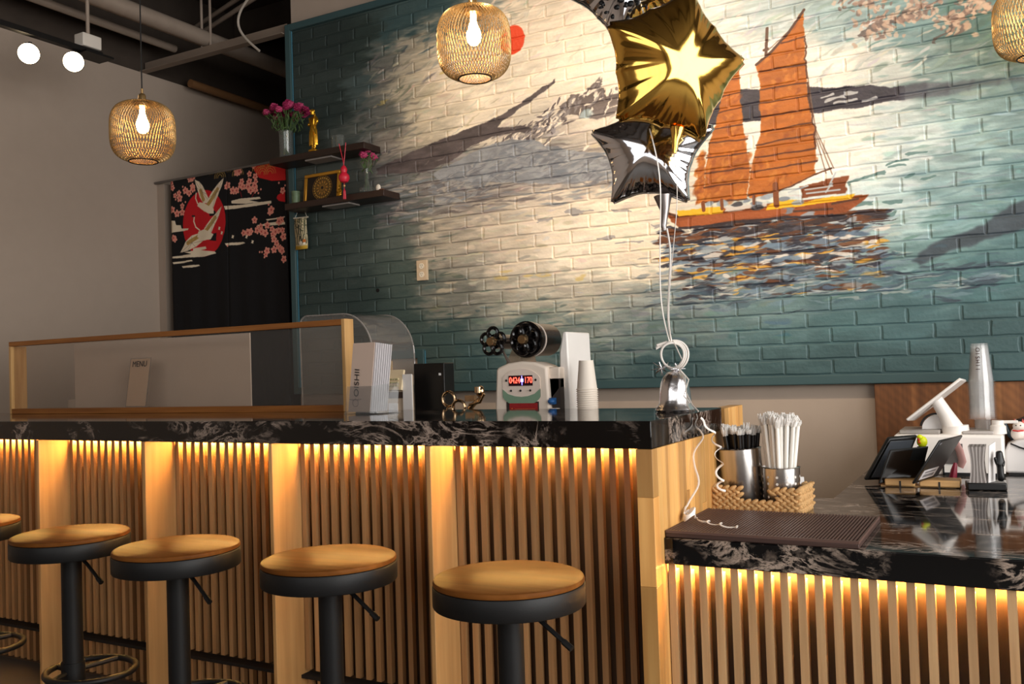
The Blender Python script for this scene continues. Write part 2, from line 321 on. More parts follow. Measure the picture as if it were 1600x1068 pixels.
# ------------------------------------------------------------------ the mural: paint in wall coordinates (metres along the wall, metres up)
MX0, MX1, MZ0, MZ1 = -3.06, 1.62, 1.08, 3.44
def paint_mural():
    cv = Canvas(MX0, MX1, MZ0, MZ1, 400)
    T = (62, 86, 88); CR = (246, 230, 208)
    ctl = [(-2.986,3.321,48,58,56),(-2.681,3.259,48,58,56),(-3.005,2.76,50,61,58),(-2.695,2.869,52,63,60),(-3.026,2.161,52,64,61),(-3.039,1.762,54,68,65),(-3.052,1.403,56,72,70),(-2.609,2.504,80,88,84),(-2.487,3.219,52,64,60),(-2.496,2.951,80,94,92),(-2.361,2.736,120,120,112),(-2.305,2.992,128,125,116),(-2.204,3.237,66,88,88),(-2.075,3.061,196,182,158),(-2.126,2.884,204,190,164),(-1.934,3.298,70,92,92),(-1.723,3.208,110,118,112),(-1.599,3.224,140,142,134),(-1.443,3.077,226,210,188),(-1.247,3.104,222,206,184),(-0.884,2.992,238,224,204),(-2.274,2.571,160,150,138),(-2.045,2.648,206,192,168),(-1.661,2.657,244,228,204),(-1.184,2.783,247,232,210),(-0.894,2.728,246,230,210),(-1.067,2.929,244,228,206),(-1.861,2.909,232,214,190),(-0.715,2.858,240,228,210),(-0.259,2.858,205,203,195),(-0.078,2.849,178,188,186),(0.207,2.758,160,178,176),(0.473,2.672,118,146,146),(0.727,2.674,84,116,114),(0.913,2.525,92,122,120),(-0.086,2.638,236,226,212),(0.197,2.524,243,231,215),(0.464,2.46,196,200,192),(0.716,2.427,128,150,146),(0.942,2.385,104,126,122),(0.336,2.571,206,205,196),(0.187,2.277,240,232,218),(0.455,2.22,196,205,200),(0.706,2.181,150,172,168),(0.931,2.146,124,148,146),(0.181,2.117,245,238,226),(0.448,2.051,212,222,218),(0.698,1.99,146,170,168),(0.924,1.96,112,140,140),(0.389,1.917,190,208,206),(0.643,1.859,130,160,160),(0.92,1.881,92,124,124),(-0.016,2.174,238,232,222),(0.226,1.878,200,210,208),(0.356,1.749,156,180,178),(0.636,1.694,108,138,136),(0.909,1.615,78,108,110),(-2.83,1.865,54,68,65),(-2.255,1.818,78,92,86),(-1.818,1.783,170,162,148),(-1.492,1.756,228,212,190),(-1.11,1.792,242,228,206),(-0.758,1.761,244,228,204),(-0.493,1.738,200,190,175),(-0.126,1.646,120,130,138),(0.159,1.594,92,118,124),(0.427,1.545,104,132,132),(0.679,1.526,78,110,112),(-2.542,1.65,55,70,67),(-2.173,1.589,66,82,78),(-1.909,1.609,126,126,116),(-1.498,1.601,176,170,155),(-1.119,1.559,186,178,162),(-0.766,1.536,160,164,156),(-0.436,1.562,124,134,134),(-0.134,1.436,104,130,130),(0.15,1.376,78,108,110),(0.42,1.376,74,103,106),(0.672,1.362,62,86,88),(0.898,1.35,62,86,88),(-2.36,1.45,56,74,72),(-1.916,1.429,66,86,84),(-1.505,1.427,94,112,108),(-1.125,1.409,122,132,126),(-0.605,1.384,112,130,126),(-0.139,1.331,86,114,116),(0.146,1.274,62,86,88),(-3.057,1.244,56,74,72),(-2.368,1.225,57,76,74),(-1.672,1.242,62,86,88),(-1.132,1.226,62,86,88),(-0.612,1.194,62,86,88),(-0.145,1.166,62,86,88),(0.41,1.151,62,86,88),(0.889,1.139,62,86,88),(-2.236,2.359,112,112,110),(-1.885,2.277,132,130,128),(-1.28,2.251,158,150,145),(-0.916,2.154,190,176,160),(-0.745,2.083,226,210,190),(-2.242,2.191,98,102,100),(-1.806,2.105,172,162,150),(-1.286,2.081,222,206,186),(-0.923,1.973,243,226,202),(-0.753,1.89,246,230,206),(-2.526,2.108,66,80,76),(-2.248,2.004,98,108,102),(-1.896,1.952,184,172,154),(-1.645,1.981,214,198,176),(-1.217,1.903,244,228,206),(-2.519,2.299,80,88,85)]  # dark teal border; leftward fall-off of light is put into these colours too
    n = 60; gw, gh = 2*n, n
    gx = np.linspace(MX0, MX1, gw)[None, :]; gz = np.linspace(MZ0, MZ1, gh)[:, None]; num = np.zeros((gh, gw, 3)); den = np.zeros((gh, gw, 1))
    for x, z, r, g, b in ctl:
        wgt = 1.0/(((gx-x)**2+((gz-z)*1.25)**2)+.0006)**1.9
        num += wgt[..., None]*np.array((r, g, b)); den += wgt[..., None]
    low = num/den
    def sample(x, z):
        fx = np.clip((x-MX0)/(MX1-MX0)*(gw-1), 0, gw-1.001); fz = np.clip((z-MZ0)/(MZ1-MZ0)*(gh-1), 0, gh-1.001); i = fx.astype(int); j = fz.astype(int); u = (fx-i)[..., None]; v = (fz-j)[..., None]
        return (low[j, i]*(1-u)+low[j, i+1]*u)*(1-v) + (low[j+1, i]*(1-u)+low[j+1, i+1]*u)*v
    k = cv.k; X = np.repeat(cv.X[None, :], cv.h, 0); Z = np.repeat(cv.Z[:, None], cv.w, 1)
    wx = nmap(cv.h, cv.w, .35*k, .10*k, 4)*.17 + nmap(cv.h, cv.w, .06*k, .02*k, 2)*.08; wz = nmap(cv.h, cv.w, .30*k, .07*k, 4)*.11 + nmap(cv.h, cv.w, .07*k, .016*k, 2)*.045
    cv.a = sample(X+wx, Z+wz)
    mid = np.clip(1-np.abs(cv.a.mean(2)-160)/80, 0, 1)[..., None]
    st = nmap(cv.h, cv.w, .12*k, .018*k, 4)[..., None]
    cv.a *= 1 + st*(.05+.20*mid)
    cv.a *= 1 + nmap(cv.h, cv.w, .5*k, .3*k, 2)[..., None]*.04
    def S(x, z): return sample(np.array([x]), np.array([z]))[0]
    # soft cloud and water strokes picked from the colours next to them
    r = random.Random(5)
    for _ in range(5200):
        x = r.uniform(-2.75, 1.6); z = r.uniform(1.25, 3.35); c0 = S(x, z); m = c0.mean()
        if m < 104 or (m > 236 and r.random() < .7): continue
        c = S(x+r.gauss(0, .16), z+r.gauss(0, .07))*r.uniform(.90, 1.08) + np.array([r.gauss(0, 5), r.gauss(0, 3), r.gauss(0, 5)])
        sky = z > 2.45
        cv.ell((x, z), r.uniform(.02, .075), r.uniform(.004, .012), c, r.uniform(.35, .8), 1.0, r.gauss(.35 if sky else 0, .25 if sky else .09), 2.5)
    # lake streaks under the mountain
    for _ in range(520):
        x = r.uniform(-2.35, -.75); z = r.gauss(2.22, .07); c = r.choice([(98, 90, 90), (120, 112, 110), (150, 142, 140), (130, 138, 146), (196, 184, 170)])
        if x > -1.1 and r.random() < .5: continue
        cv.ell((x, z), r.uniform(.03, .12), r.uniform(.004, .01), c, r.uniform(.3, .75), 1.0, r.gauss(0, .05), 2.5)
    # mountain
    DK = (92, 82, 82)
    cv.poly([(-2.382,2.423),(-2.255,2.455),(-2.14,2.484),(-1.875,2.533),(-1.622,2.58),(-1.46,2.624),(-1.317,2.69),(-1.193,2.743),(-1.232,2.703),(-1.302,2.667),(-1.357,2.642),(-1.413,2.623),(-1.461,2.589),(-1.518,2.57),(-1.559,2.535),(-1.503,2.533),(-1.416,2.526),(-1.317,2.483),(-1.272,2.452),(-1.418,2.488),(-1.585,2.493),(-1.73,2.461),(-1.881,2.389),(-2.056,2.361),(-2.383,2.389)], DK, .96, .8, var=.25)
    cv.poly([(-1.183,2.592),(-1.131,2.61),(-1.103,2.646),(-1.049,2.63),(-0.982,2.678),(-0.916,2.699),(-0.969,2.642),(-0.933,2.643),(-0.913,2.599),(-0.801,2.6),(-0.76,2.573),(-0.824,2.551),(-0.901,2.544),(-0.991,2.526),(-1.064,2.518),(-1.14,2.544)], (104, 93, 90), .95, .9, var=.25)
    cv.poly([(-1.064,2.525),(-0.972,2.543),(-0.848,2.542),(-0.779,2.543),(-0.79,2.519),(-0.885,2.502),(-0.974,2.49)], (112, 102, 100), .9, .9)
    for _ in range(150):
        t = r.random(); s = r.gauss(0, 1)
        x = -1.48+.62*t + s*.06; z = 2.43+.30*t - abs(s)*.07
        cv.ell((x, z), r.uniform(.010, .045), r.uniform(.004, .013), r.choice([(96, 86, 86), (108, 98, 96), (140, 132, 130), (246, 232, 214), (246, 232, 214)]), .85, 1.0, r.gauss(.75, .3), 3)
    for _ in range(110):
        t = r.random(); u = r.random(); x = -1.62+.46*t; z = 2.415+.215*t+.0*u - u*(.05+.10*t)
        cv.ell((x, z), r.uniform(.008, .036), r.uniform(.003, .009), r.choice([(88, 78, 80), (100, 90, 90), (246, 232, 214), (240, 224, 206), (150, 144, 146)]), .9, 1.0, r.gauss(.7, .25), 4)
    for _ in range(90):
        x = r.uniform(-2.2, -1.3); z = 2.36+(x+2.2)*.22 - r.uniform(-.02, .13)
        cv.ell((x, z), r.uniform(.008, .03), r.uniform(.002, .006), r.choice([(120, 108, 106), (150, 140, 134), (70, 62, 66)]), .6, 1.0, r.gauss(.3, .3), 3)
    cv.ell((-1.027,2.525), .045, .022, (170, 190, 192), .7, 1.2, .2, 3)
    cv.poly([(-2.004,2.339),(-1.881,2.374),(-1.787,2.404),(-1.627,2.453),(-1.466,2.454),(-1.349,2.443),(-1.266,2.397),(-1.147,2.362),(-0.981,2.311),(-0.87,2.263),(-0.774,2.223),(-0.742,2.167),(-0.951,2.168),(-1.244,2.192),(-1.635,2.248),(-1.927,2.293)], (146, 148, 152), .93, 1.0, var=.2)
    for _ in range(420):
        x = r.uniform(-2.02, -.86); zt = 2.46-.55*abs(x+1.42)*.5; z = zt - r.uniform(.02, .2)
        cv.ell((x, z), r.uniform(.012, .06), r.uniform(.003, .011), r.choice([(128, 130, 136), (164, 166, 168), (112, 112, 118), (176, 172, 168), (120, 126, 134)]), .6, 1.0, r.gauss(.12, .25), 3)
    # far shore
    SH = (54, 50, 58)
    cv.poly([(-0.593,2.544),(-0.242,2.52),(-0.122,2.493),(-0.004,2.484),(0.088,2.471),(0.166,2.448),(0.276,2.437),(0.363,2.433),(0.441,2.405),(0.493,2.404),(0.491,2.342),(0.46,2.345),(0.3,2.337),(0.162,2.343),(0.083,2.347),(-0.128,2.345),(-0.249,2.355),(-0.598,2.398)], SH, .96, .7, var=.2)
    for pl, al in (([(0.475,2.404),(0.578,2.397),(0.575,2.336),(0.473,2.342)], .85), ([(0.565,2.397),(0.665,2.387),(0.663,2.335),(0.563,2.338)], .72), ([(0.653,2.386),(0.763,2.375),(0.761,2.334),(0.651,2.334)], .58), ([(0.751,2.377),(0.87,2.363),(0.869,2.334),(0.749,2.336)], .45), ([(0.859,2.366),(1.043,2.345),(1.042,2.327),(0.857,2.336)], .3)):
        cv.poly(pl, (74, 74, 82), al, 1.2, soft=10, var=.2)
    for a in [[(0.164,2.389),(0.242,2.399)],[(0.205,2.368),(0.29,2.379)],[(0.248,2.41),(0.308,2.408)],[(0.148,2.41),(0.193,2.414)],[(0.314,2.364),(0.376,2.37)]]: cv.line(a, .012, (206, 204, 200), .8, 1.2)
    # dark hill at the edge
    cv.poly([(1.067,1.863),(0.93,1.845),(0.869,1.822),(0.815,1.791),(0.773,1.757),(0.7,1.738),(0.633,1.722),(0.556,1.696),(0.495,1.629),(0.532,1.609),(0.635,1.661),(0.758,1.688),(0.925,1.725),(1.062,1.732)], (62, 68, 76), .85, 1.0, soft=6, var=.2)
    # cherry boughs
    for a in [[(0.329,2.668),(0.4,2.682),(0.474,2.695),(0.558,2.711),(0.609,2.727),(0.656,2.773)],[(0.628,2.567),(0.67,2.619),(0.721,2.658),(0.781,2.678),(0.84,2.715)]]: cv.line(a, .020, (92, 80, 76), .85, 2.0)
    for cx, cz, sx, n_ in [(0.408,2.686,0.129,46),(0.579,2.723,0.088,36),(0.706,2.64,0.076,36),(0.789,2.699,0.076,30),(0.346,2.809,0.118,30)]:
        for _ in range(n_*2): cv.ell((cx+r.gauss(0, sx*.5), cz+r.gauss(0, .03)), r.uniform(.008, .02), r.uniform(.006, .012), r.choice([(190, 160, 138), (206, 180, 158), (120, 100, 92), (150, 122, 108)]), .8, 1.0, r.uniform(0, 3), 3)
    # water: green strokes on the bright lake, yellow-grey glints, the ship's broken reflection
    for a in [[(0.417,2.067),(0.454,2.073),(0.495,2.073)],[(0.426,2.049),(0.479,2.047)],[(0.477,2.002),(0.503,2.01)],[(0.538,1.991),(0.589,1.988)],[(0.258,1.996),(0.313,2.012),(0.373,2.027),(0.405,2.029)],[(0.282,1.906),(0.341,1.905)],[(0.389,1.894),(0.462,1.897)],[(0.381,1.844),(0.439,1.849)],[(0.319,1.83),(0.365,1.831)],[(0.501,2.1),(0.557,2.092)]]: cv.line(a, .014, (88, 120, 116), .8, 1.5)
    for a in [[(-0.904,2.004),(-0.8,2.002)],[(-1.156,2.026),(-1.029,2.018)],[(-0.876,1.837),(-0.754,1.845)],[(-1.327,2),(-1.244,1.998)],[(-0.998,1.875),(-0.892,1.872)],[(-0.684,1.909),(-0.584,1.911)]]: cv.line(a, .014, (150, 146, 148), .75, 2)
    for x, z in [(-1.532,1.742),(-1.396,1.704),(-1.3,1.707),(-1.096,1.678),(-1.574,1.703),(-2.312,2.811),(-1.862,2.902)]: cv.ell((x, z), .05, .012, (214, 186, 112), .65, 2.0, 0, 2.5)
    for _ in range(1150):
        u = r.random(); v = r.random(); x = -.64+u*1.02; zt = 1.885-.01*u; z = zt - v**1.1*.36
        if r.random() < max(0, v-.45)*1.1: continue
        if x < -.5 and v > .5 and r.random() < .6: continue
        c = r.choice([(46, 44, 54), (46, 44, 54), (60, 56, 62), (88, 56, 42), (104, 62, 40), (112, 132, 150), (86, 104, 124), (225, 216, 204), (222, 166, 70), (150, 160, 166)] if v > .25 else [(46, 42, 48), (58, 46, 46), (96, 58, 38), (110, 64, 38), (70, 66, 74), (160, 164, 168), (44, 42, 52)])
        cv.ell((x, z), r.uniform(.02, .075), r.uniform(.004, .012), c, .85, 1.2, r.gauss(.03, .07), 4)
    for _ in range(260):
        x = r.uniform(-.7, .9); z = 1.56+r.gauss(0, .05); c = r.choice([(54, 60, 72), (96, 116, 124), (120, 140, 150), (70, 92, 104), (180, 184, 178)])
        cv.ell((x, z), r.uniform(.03, .1), r.uniform(.003, .009), c, .55, 1.5, r.gauss(.05, .1), 3)
    # the junk
    BR = (140, 70, 34); SL = (174, 98, 38)
    for a in [[(0.081,2.591),(0.116,2.244),(0.178,2.053)],[(0.069,2.429),(0.151,2.062)],[(0.083,2.35),(0.185,2.081)],[(0.013,2.745),(-0.085,2.674)]]: cv.line(a, .005, (120, 90, 70), .8)
    cv.line([(-0.086,2.778),(-0.099,2.622)], .014, (96, 70, 56)); cv.line([(-0.105,2.678),(-0.087,2.681)], .012, (96, 70, 56))
    for pl, c in (([(-0.435,2.234),(-0.413,2.243),(-0.419,1.994),(-0.458,1.992)], (166, 90, 38)),
                  ([(-0.221,2.664),(-0.256,2.64),(-0.291,2.606),(-0.311,2.495),(-0.344,2.376),(-0.382,2.282),(-0.403,2.167),(-0.417,2.043),(-0.419,1.991),(-0.214,1.991),(-0.191,2.113),(-0.205,2.213),(-0.218,2.356),(-0.225,2.48),(-0.227,2.598)], SL),
                  ([(0.082,2.826),(0.012,2.739),(-0.07,2.665),(-0.144,2.619),(-0.132,2.525),(-0.132,2.373),(-0.142,2.277),(-0.17,2.196),(-0.191,2.107),(-0.207,2.006),(-0.196,1.989),(-0.082,2.003),(0.007,2.028),(0.1,2.06),(0.114,2.209),(0.099,2.317),(0.086,2.426),(0.081,2.591)], SL)):
        cv.poly(pl, c, 1, .35, var=.12)
        P = np.array(pl)
        for _ in range(150):
            x = r.uniform(P[:,0].min(), P[:,0].max()); z = r.uniform(P[:,1].min(), P[:,1].max()); i = int((x-MX0)*k); j = int((z-MZ0)*k)
            if 0 <= i < cv.w and 0 <= j < cv.h and cv.a[j, i, 0] > 150 and cv.a[j, i, 2] < 90:
                cv.ell((x, z), r.uniform(.01, .035), r.uniform(.006, .016), r.choice([(194, 114, 44), (154, 82, 34), (200, 126, 56), (140, 72, 34), (180, 100, 40)]), .6, .8, r.gauss(.9, .4), 2)
    for a in [[(-0.144,2.616),(-0.07,2.665),(0.012,2.739),(0.085,2.829)],[(-0.291,2.606),(-0.256,2.64),(-0.215,2.669)]]: cv.line(a, .012, (84, 56, 44))
    for a in [[(-0.019,2.697),(0.086,2.706)],[(-0.13,2.58),(0.081,2.576)],[(-0.131,2.494),(0.089,2.491)],[(-0.13,2.433),(0.092,2.431)],[(-0.136,2.367),(0.095,2.365)],[(-0.139,2.295),(0.098,2.3)],[(-0.156,2.237),(0.107,2.245)],[(-0.17,2.178),(0.113,2.179)],[(-0.191,2.113),(0.111,2.121)],[(-0.207,2.006),(-0.082,2.003),(0.007,2.025),(0.1,2.06),(0.179,2.082)],[(-0.299,2.568),(-0.225,2.572)],[(-0.311,2.495),(-0.224,2.505)],[(-0.333,2.418),(-0.221,2.43)],[(-0.361,2.342),(-0.215,2.343)],[(-0.383,2.276),(-0.203,2.274)],[(-0.398,2.21),(-0.196,2.206)],[(-0.41,2.136),(-0.19,2.132)],[(-0.416,2.068),(-0.199,2.066)],[(-0.426,1.991),(-0.214,1.991)],[(0.086,2.7),(0.084,2.516)],[(0.089,2.491),(0.113,2.185)]]: cv.line(a, .0075, (78, 42, 26), .85, .6)
    cv.poly([(-0.628,1.973),(-0.55,1.946),(-0.421,1.96),(-0.114,1.952),(0.061,1.95),(0.229,1.947),(0.332,1.941),(0.287,1.906),(0.231,1.872),(0.143,1.87),(-0.028,1.882),(-0.237,1.884),(-0.424,1.882),(-0.546,1.882),(-0.584,1.918)], (142, 74, 38), 1, .5, var=.2)
    cv.poly([(-0.556,1.965),(-0.42,1.969),(-0.332,1.965),(-0.334,1.931),(-0.453,1.935),(-0.55,1.939)], (232, 178, 44), 1, .6)
    cv.poly([(-0.126,1.941),(-0.069,1.962),(0.033,1.953),(0.032,1.938),(0.174,1.954),(0.273,1.954),(0.256,1.93),(0.145,1.928),(0.031,1.923),(-0.127,1.923)], (234, 178, 40), 1, .6)
    cv.poly([(-0.326,1.964),(-0.264,1.963),(-0.125,1.959),(-0.126,1.941),(-0.265,1.936),(-0.327,1.937)], (210, 204, 196), .9, .8)
    for x, z in [(-0.173,1.959),(-0.112,1.988),(-0.264,1.97),(-0.325,1.983),(0.018,1.943),(-0.048,1.963),(-0.388,1.984),(-0.218,1.982),(0.148,1.998),(-0.027,1.906),(0.058,1.885),(-0.174,1.941)]: cv.ell((x, z), r.uniform(.02, .04), r.uniform(.010, .02), r.choice([(120, 128, 140), (150, 160, 170), (60, 58, 64)]), .9, 1.0, .05, 4)
    cv.poly([(0.035,2.012),(0.107,2.021),(0.238,2.033),(0.254,2.031),(0.237,2.01),(0.235,1.964),(0.174,1.963),(0.039,1.961)], (124, 66, 36), 1, .6)
    cv.poly([(0.144,2.034),(0.255,2.037),(0.237,2.002),(0.148,1.998)], (132, 72, 40), 1, .4)
    for a in [[(0.057,1.997),(0.176,2)],[(0.062,1.979),(0.208,1.979)],[(0.176,2.012),(0.147,1.975)],[(0.192,2.057),(0.162,2.002)],[(-0.018,1.995),(0.069,2.014)]]: cv.line(a, .008, (180, 186, 190), .9)
    cv.poly([(-0.551,1.914),(-0.454,1.929),(-0.235,1.923),(-0.027,1.918),(-0.033,1.895),(-0.236,1.893),(-0.423,1.888),(-0.533,1.881)], (164, 88, 48), .9, .5)
    for a in [[(0.173,1.919),(0.283,1.929)],[(0.002,1.903),(0.172,1.896)],[(-0.557,1.94),(-0.615,1.965)]]: cv.line(a, .010, (84, 52, 38))
    cv.line([(-0.078,2.038),(-0.076,1.942)], .026, (124, 70, 40)); cv.line([(-0.334,1.996),(-0.333,1.953)], .016, (124, 70, 40)); cv.line([(-0.181,1.996),(-0.182,1.96)], .012, (110, 64, 40)); cv.line([(-0.426,1.994),(-0.424,1.957)], .018, (124, 70, 40))
    cv.line([(-0.546,1.882),(-0.424,1.879),(-0.237,1.881),(-0.028,1.879),(0.17,1.867)], .012, (50, 40, 44), .9, .5)
    # sun
    cv.ell((-1.446,3), .078, .083, (222, 74, 40), 1, .25, 0, 14)
    return cv.image('mural_paint')

# ------------------------------------------------------------------ the print on the curtain
NX0, NX1, NZ0, NZ1 = -4.22, -3.13, 1.38, 2.61
def paint_noren():
    cv = Canvas(NX0, NX1, NZ0, NZ1, 560, (15, 13, 15), warp=0.006)
    r = random.Random(3); WH = (232, 214, 186); RD = (196, 24, 32); GD = (176, 140, 72); PK = (232, 152, 132)
    def flower(x, z, s):
        a0 = r.uniform(0, 6)
        for q in range(5):
            a = a0+q*2*PI/5; cv.ell((x+math.cos(a)*s*.62, z+math.sin(a)*s*.62), s*.5, s*.42, PK, 1, 0, a, 8)
        for q in range(5):
            a = a0+q*2*PI/5; cv.line([(x, z), (x+math.cos(a)*s*.5, z+math.sin(a)*s*.5)], .003, (180, 60, 60), .8)
        cv.ell((x, z), s*.2, s*.2, (170, 40, 48), 1, 0, 0, 6)
    cv.poly([(-3.436,2.604),(-3.154,2.606),(-3.153,2.462),(-3.273,2.473),(-3.383,2.508),(-3.421,2.555)], (206, 34, 34), 1, .2)
    cv.poly([(-3.227,2.377),(-3.161,2.397),(-3.163,2.324),(-3.217,2.338),(-3.238,2.357)], (206, 30, 36), 1, .2)
    for cx, cz in [(-3.779,2.586),(-3.685,2.582),(-3.626,2.591),(-3.733,2.554),(-3.569,2.549)]: # wave scales, gold on black
        for q in (.02, .035, .05): cv.line([(cx+q*math.cos(t), cz+q*math.sin(t)) for t in np.linspace(0, PI, 14)], .006, (150, 120, 62), .9)
    for cx, cz in [(-3.387,2.559),(-3.319,2.567),(-3.264,2.559),(-3.354,2.53),(-3.288,2.521)]:
        for q in (.02, .035, .05): cv.line([(cx+q*math.cos(t), cz+q*math.sin(t)) for t in np.linspace(0, PI, 14)], .005, (206, 130, 60), .9)
    c = (-3.892,2.265); cv.ell(c, .205, .228, RD, 1, .3, 0, 40)
    for pl in ([(-3.704,2.361),(-3.53,2.349),(-3.388,2.35),(-3.283,2.346),(-3.283,2.329),(-3.417,2.328),(-3.576,2.329),(-3.693,2.334)], [(-3.633,2.387),(-3.551,2.394),(-3.381,2.383),(-3.371,2.369),(-3.472,2.372),(-3.388,2.35),(-3.507,2.351),(-3.633,2.37)], [(-3.41,2.202),(-3.2,2.209),(-3.168,2.197),(-3.168,2.181),(-3.399,2.192)], [(-3.331,2.231),(-3.166,2.234),(-3.167,2.226),(-3.32,2.221)],
               [(-3.7,2.112),(-3.538,2.105),(-3.515,2.095),(-3.584,2.088),(-3.689,2.094)], [(-4.001,2.105),(-3.879,2.107),(-3.868,2.089),(-3.929,2.086),(-3.797,2.065),(-3.785,2.051),(-3.894,2.039),(-4.203,2.053),(-4.203,2.066),(-4.015,2.067),(-4.089,2.087),(-4.002,2.088)], [(-4.204,2.026),(-4.016,2.028),(-4.004,2.018),(-4.104,2.013),(-4.192,2.012)], [(-4.117,1.992),(-3.956,1.992),(-3.944,1.982),(-4.018,1.975),(-4.105,1.978)],
               [(-4.208,2.316),(-4.17,2.312),(-4.158,2.28),(-4.114,2.275),(-4.109,2.252),(-4.04,2.245),(-4.047,2.233),(-4.21,2.231)]):
        cv.poly(pl, WH, 1, .3)
    def crane(body, wing1, wing2, neck, tail):
        cv.poly(tail, (18, 16, 18), 1, .8)
        for wg, g in (wing1, wing2):
            cv.poly(wg, WH, 1, .25); cv.line(g, .028, GD, .9, .4)
            P = np.array(wg); m = P.mean(0)
            for q in range(0, len(wg)): cv.line([tuple(m), wg[q]], .003, (120, 104, 90), .6)
        cv.poly(body, WH, 1, .25); cv.line(neck, .010, WH, 1); cv.line(neck[-2:], .012, (40, 36, 36), 1)
    crane([(-3.93,2.413),(-3.882,2.399),(-3.799,2.354),(-3.8,2.32),(-3.848,2.325),(-3.908,2.358),(-3.955,2.39)], ([(-3.974,2.572),(-3.926,2.552),(-3.89,2.513),(-3.856,2.456),(-3.822,2.392),(-3.894,2.4),(-3.929,2.448),(-3.951,2.512)], [(-3.915,2.49),(-3.893,2.426)]), ([(-3.698,2.549),(-3.711,2.508),(-3.736,2.468),(-3.773,2.412),(-3.812,2.339),(-3.87,2.38),(-3.845,2.429),(-3.795,2.484),(-3.746,2.521)], [(-3.759,2.479),(-3.833,2.402),(-3.883,2.355)]), [(-3.907,2.375),(-3.949,2.406),(-3.966,2.443),(-3.958,2.486),(-3.977,2.489)], [(-3.848,2.334),(-3.788,2.336),(-3.777,2.309),(-3.837,2.307)])
    crane([(-3.949,2.214),(-3.888,2.225),(-3.805,2.182),(-3.83,2.15),(-3.902,2.148),(-3.962,2.18)], ([(-3.721,2.363),(-3.753,2.298),(-3.79,2.25),(-3.829,2.185),(-3.901,2.174),(-3.887,2.234),(-3.825,2.288),(-3.764,2.333)], [(-3.789,2.293),(-3.851,2.23),(-3.901,2.192)]), ([(-4.127,2.086),(-4.051,2.092),(-3.977,2.112),(-3.902,2.148),(-3.937,2.204),(-4.011,2.194),(-4.074,2.156)], [(-4.05,2.145),(-3.975,2.173),(-3.925,2.194)]), [(-3.936,2.222),(-3.972,2.247),(-3.989,2.288),(-3.982,2.323),(-4.001,2.325)], [(-3.853,2.187),(-3.781,2.189),(-3.782,2.137),(-3.842,2.143)])
    for x, z in [(-4.199,2.578),(-4.188,2.541),(-4.227,2.501),(-4.164,2.485),(-4.126,2.498),(-4.121,2.462),(-4.063,2.508),(-4.026,2.486),(-3.994,2.526),(-3.988,2.508),(-4.017,2.581),(-3.992,2.587),(-4.097,2.406),(-4.149,2.359),(-4.099,2.362),(-4.193,2.39),(-4.174,2.183),(-4.186,2.194),(-3.664,2.493),(-3.676,2.486),(-3.619,2.453),(-3.584,2.449),(-3.548,2.479),(-3.536,2.503),(-3.526,2.467),(-3.468,2.494),(-3.48,2.462),(-3.459,2.434),(-3.419,2.437),(-3.424,2.463),(-3.58,2.568),(-3.557,2.573),(-3.466,2.544),(-3.43,2.599),(-3.412,2.487),(-3.416,2.521),(-3.296,2.273),(-3.285,2.288),(-3.431,2.237),(-3.2,2.213),(-3.222,2.207),(-3.182,2.4),(-3.377,2.19),(-3.321,2.192),(-3.283,2.164),(-3.256,2.144),(-3.279,2.13),(-3.224,2.149),(-3.339,2.144),(-3.372,2.156),(-3.411,2.168),(-3.467,2.166),(-3.49,2.16),(-3.53,2.163),(-3.191,2.146),(-3.187,2.105),(-3.269,2.096),(-3.248,2.069),(-3.238,2.044),(-3.271,2.03),(-3.217,2.033),(-3.201,2.016),(-3.327,2.027),(-3.338,2.003),(-3.187,1.961)]: flower(x, z, r.uniform(.018, .027))
    for x, z in [(-4.138,2.499),(-4.087,2.537),(-4.159,2.457),(-4.065,2.429),(-3.41,2.193),(-3.16,2.43),(-3.213,2.453),(-3.369,2.431),(-3.392,2.409),(-3.371,2.023),(-3.393,2.025),(-3.35,1.987),(-3.305,2.324),(-3.677,2.093)]: cv.ell((x, z), .008, .008, PK, 1)
    for a in [[(-3.55,2.437),(-3.54,2.401)],[(-3.425,2.421),(-3.449,2.391)]]: cv.line(a, .005, (150, 30, 36))
    for x, z in [(-3.629,2.148),(-3.503,2.135),(-3.453,2.097),(-3.75,2.216),(-3.727,2.183)]: cv.ell((x, z), .014, .006, WH, 1, 0, .6); cv.ell((x, z), .006, .014, WH, 1, 0, .3)
    return cv.image('curtain_print')

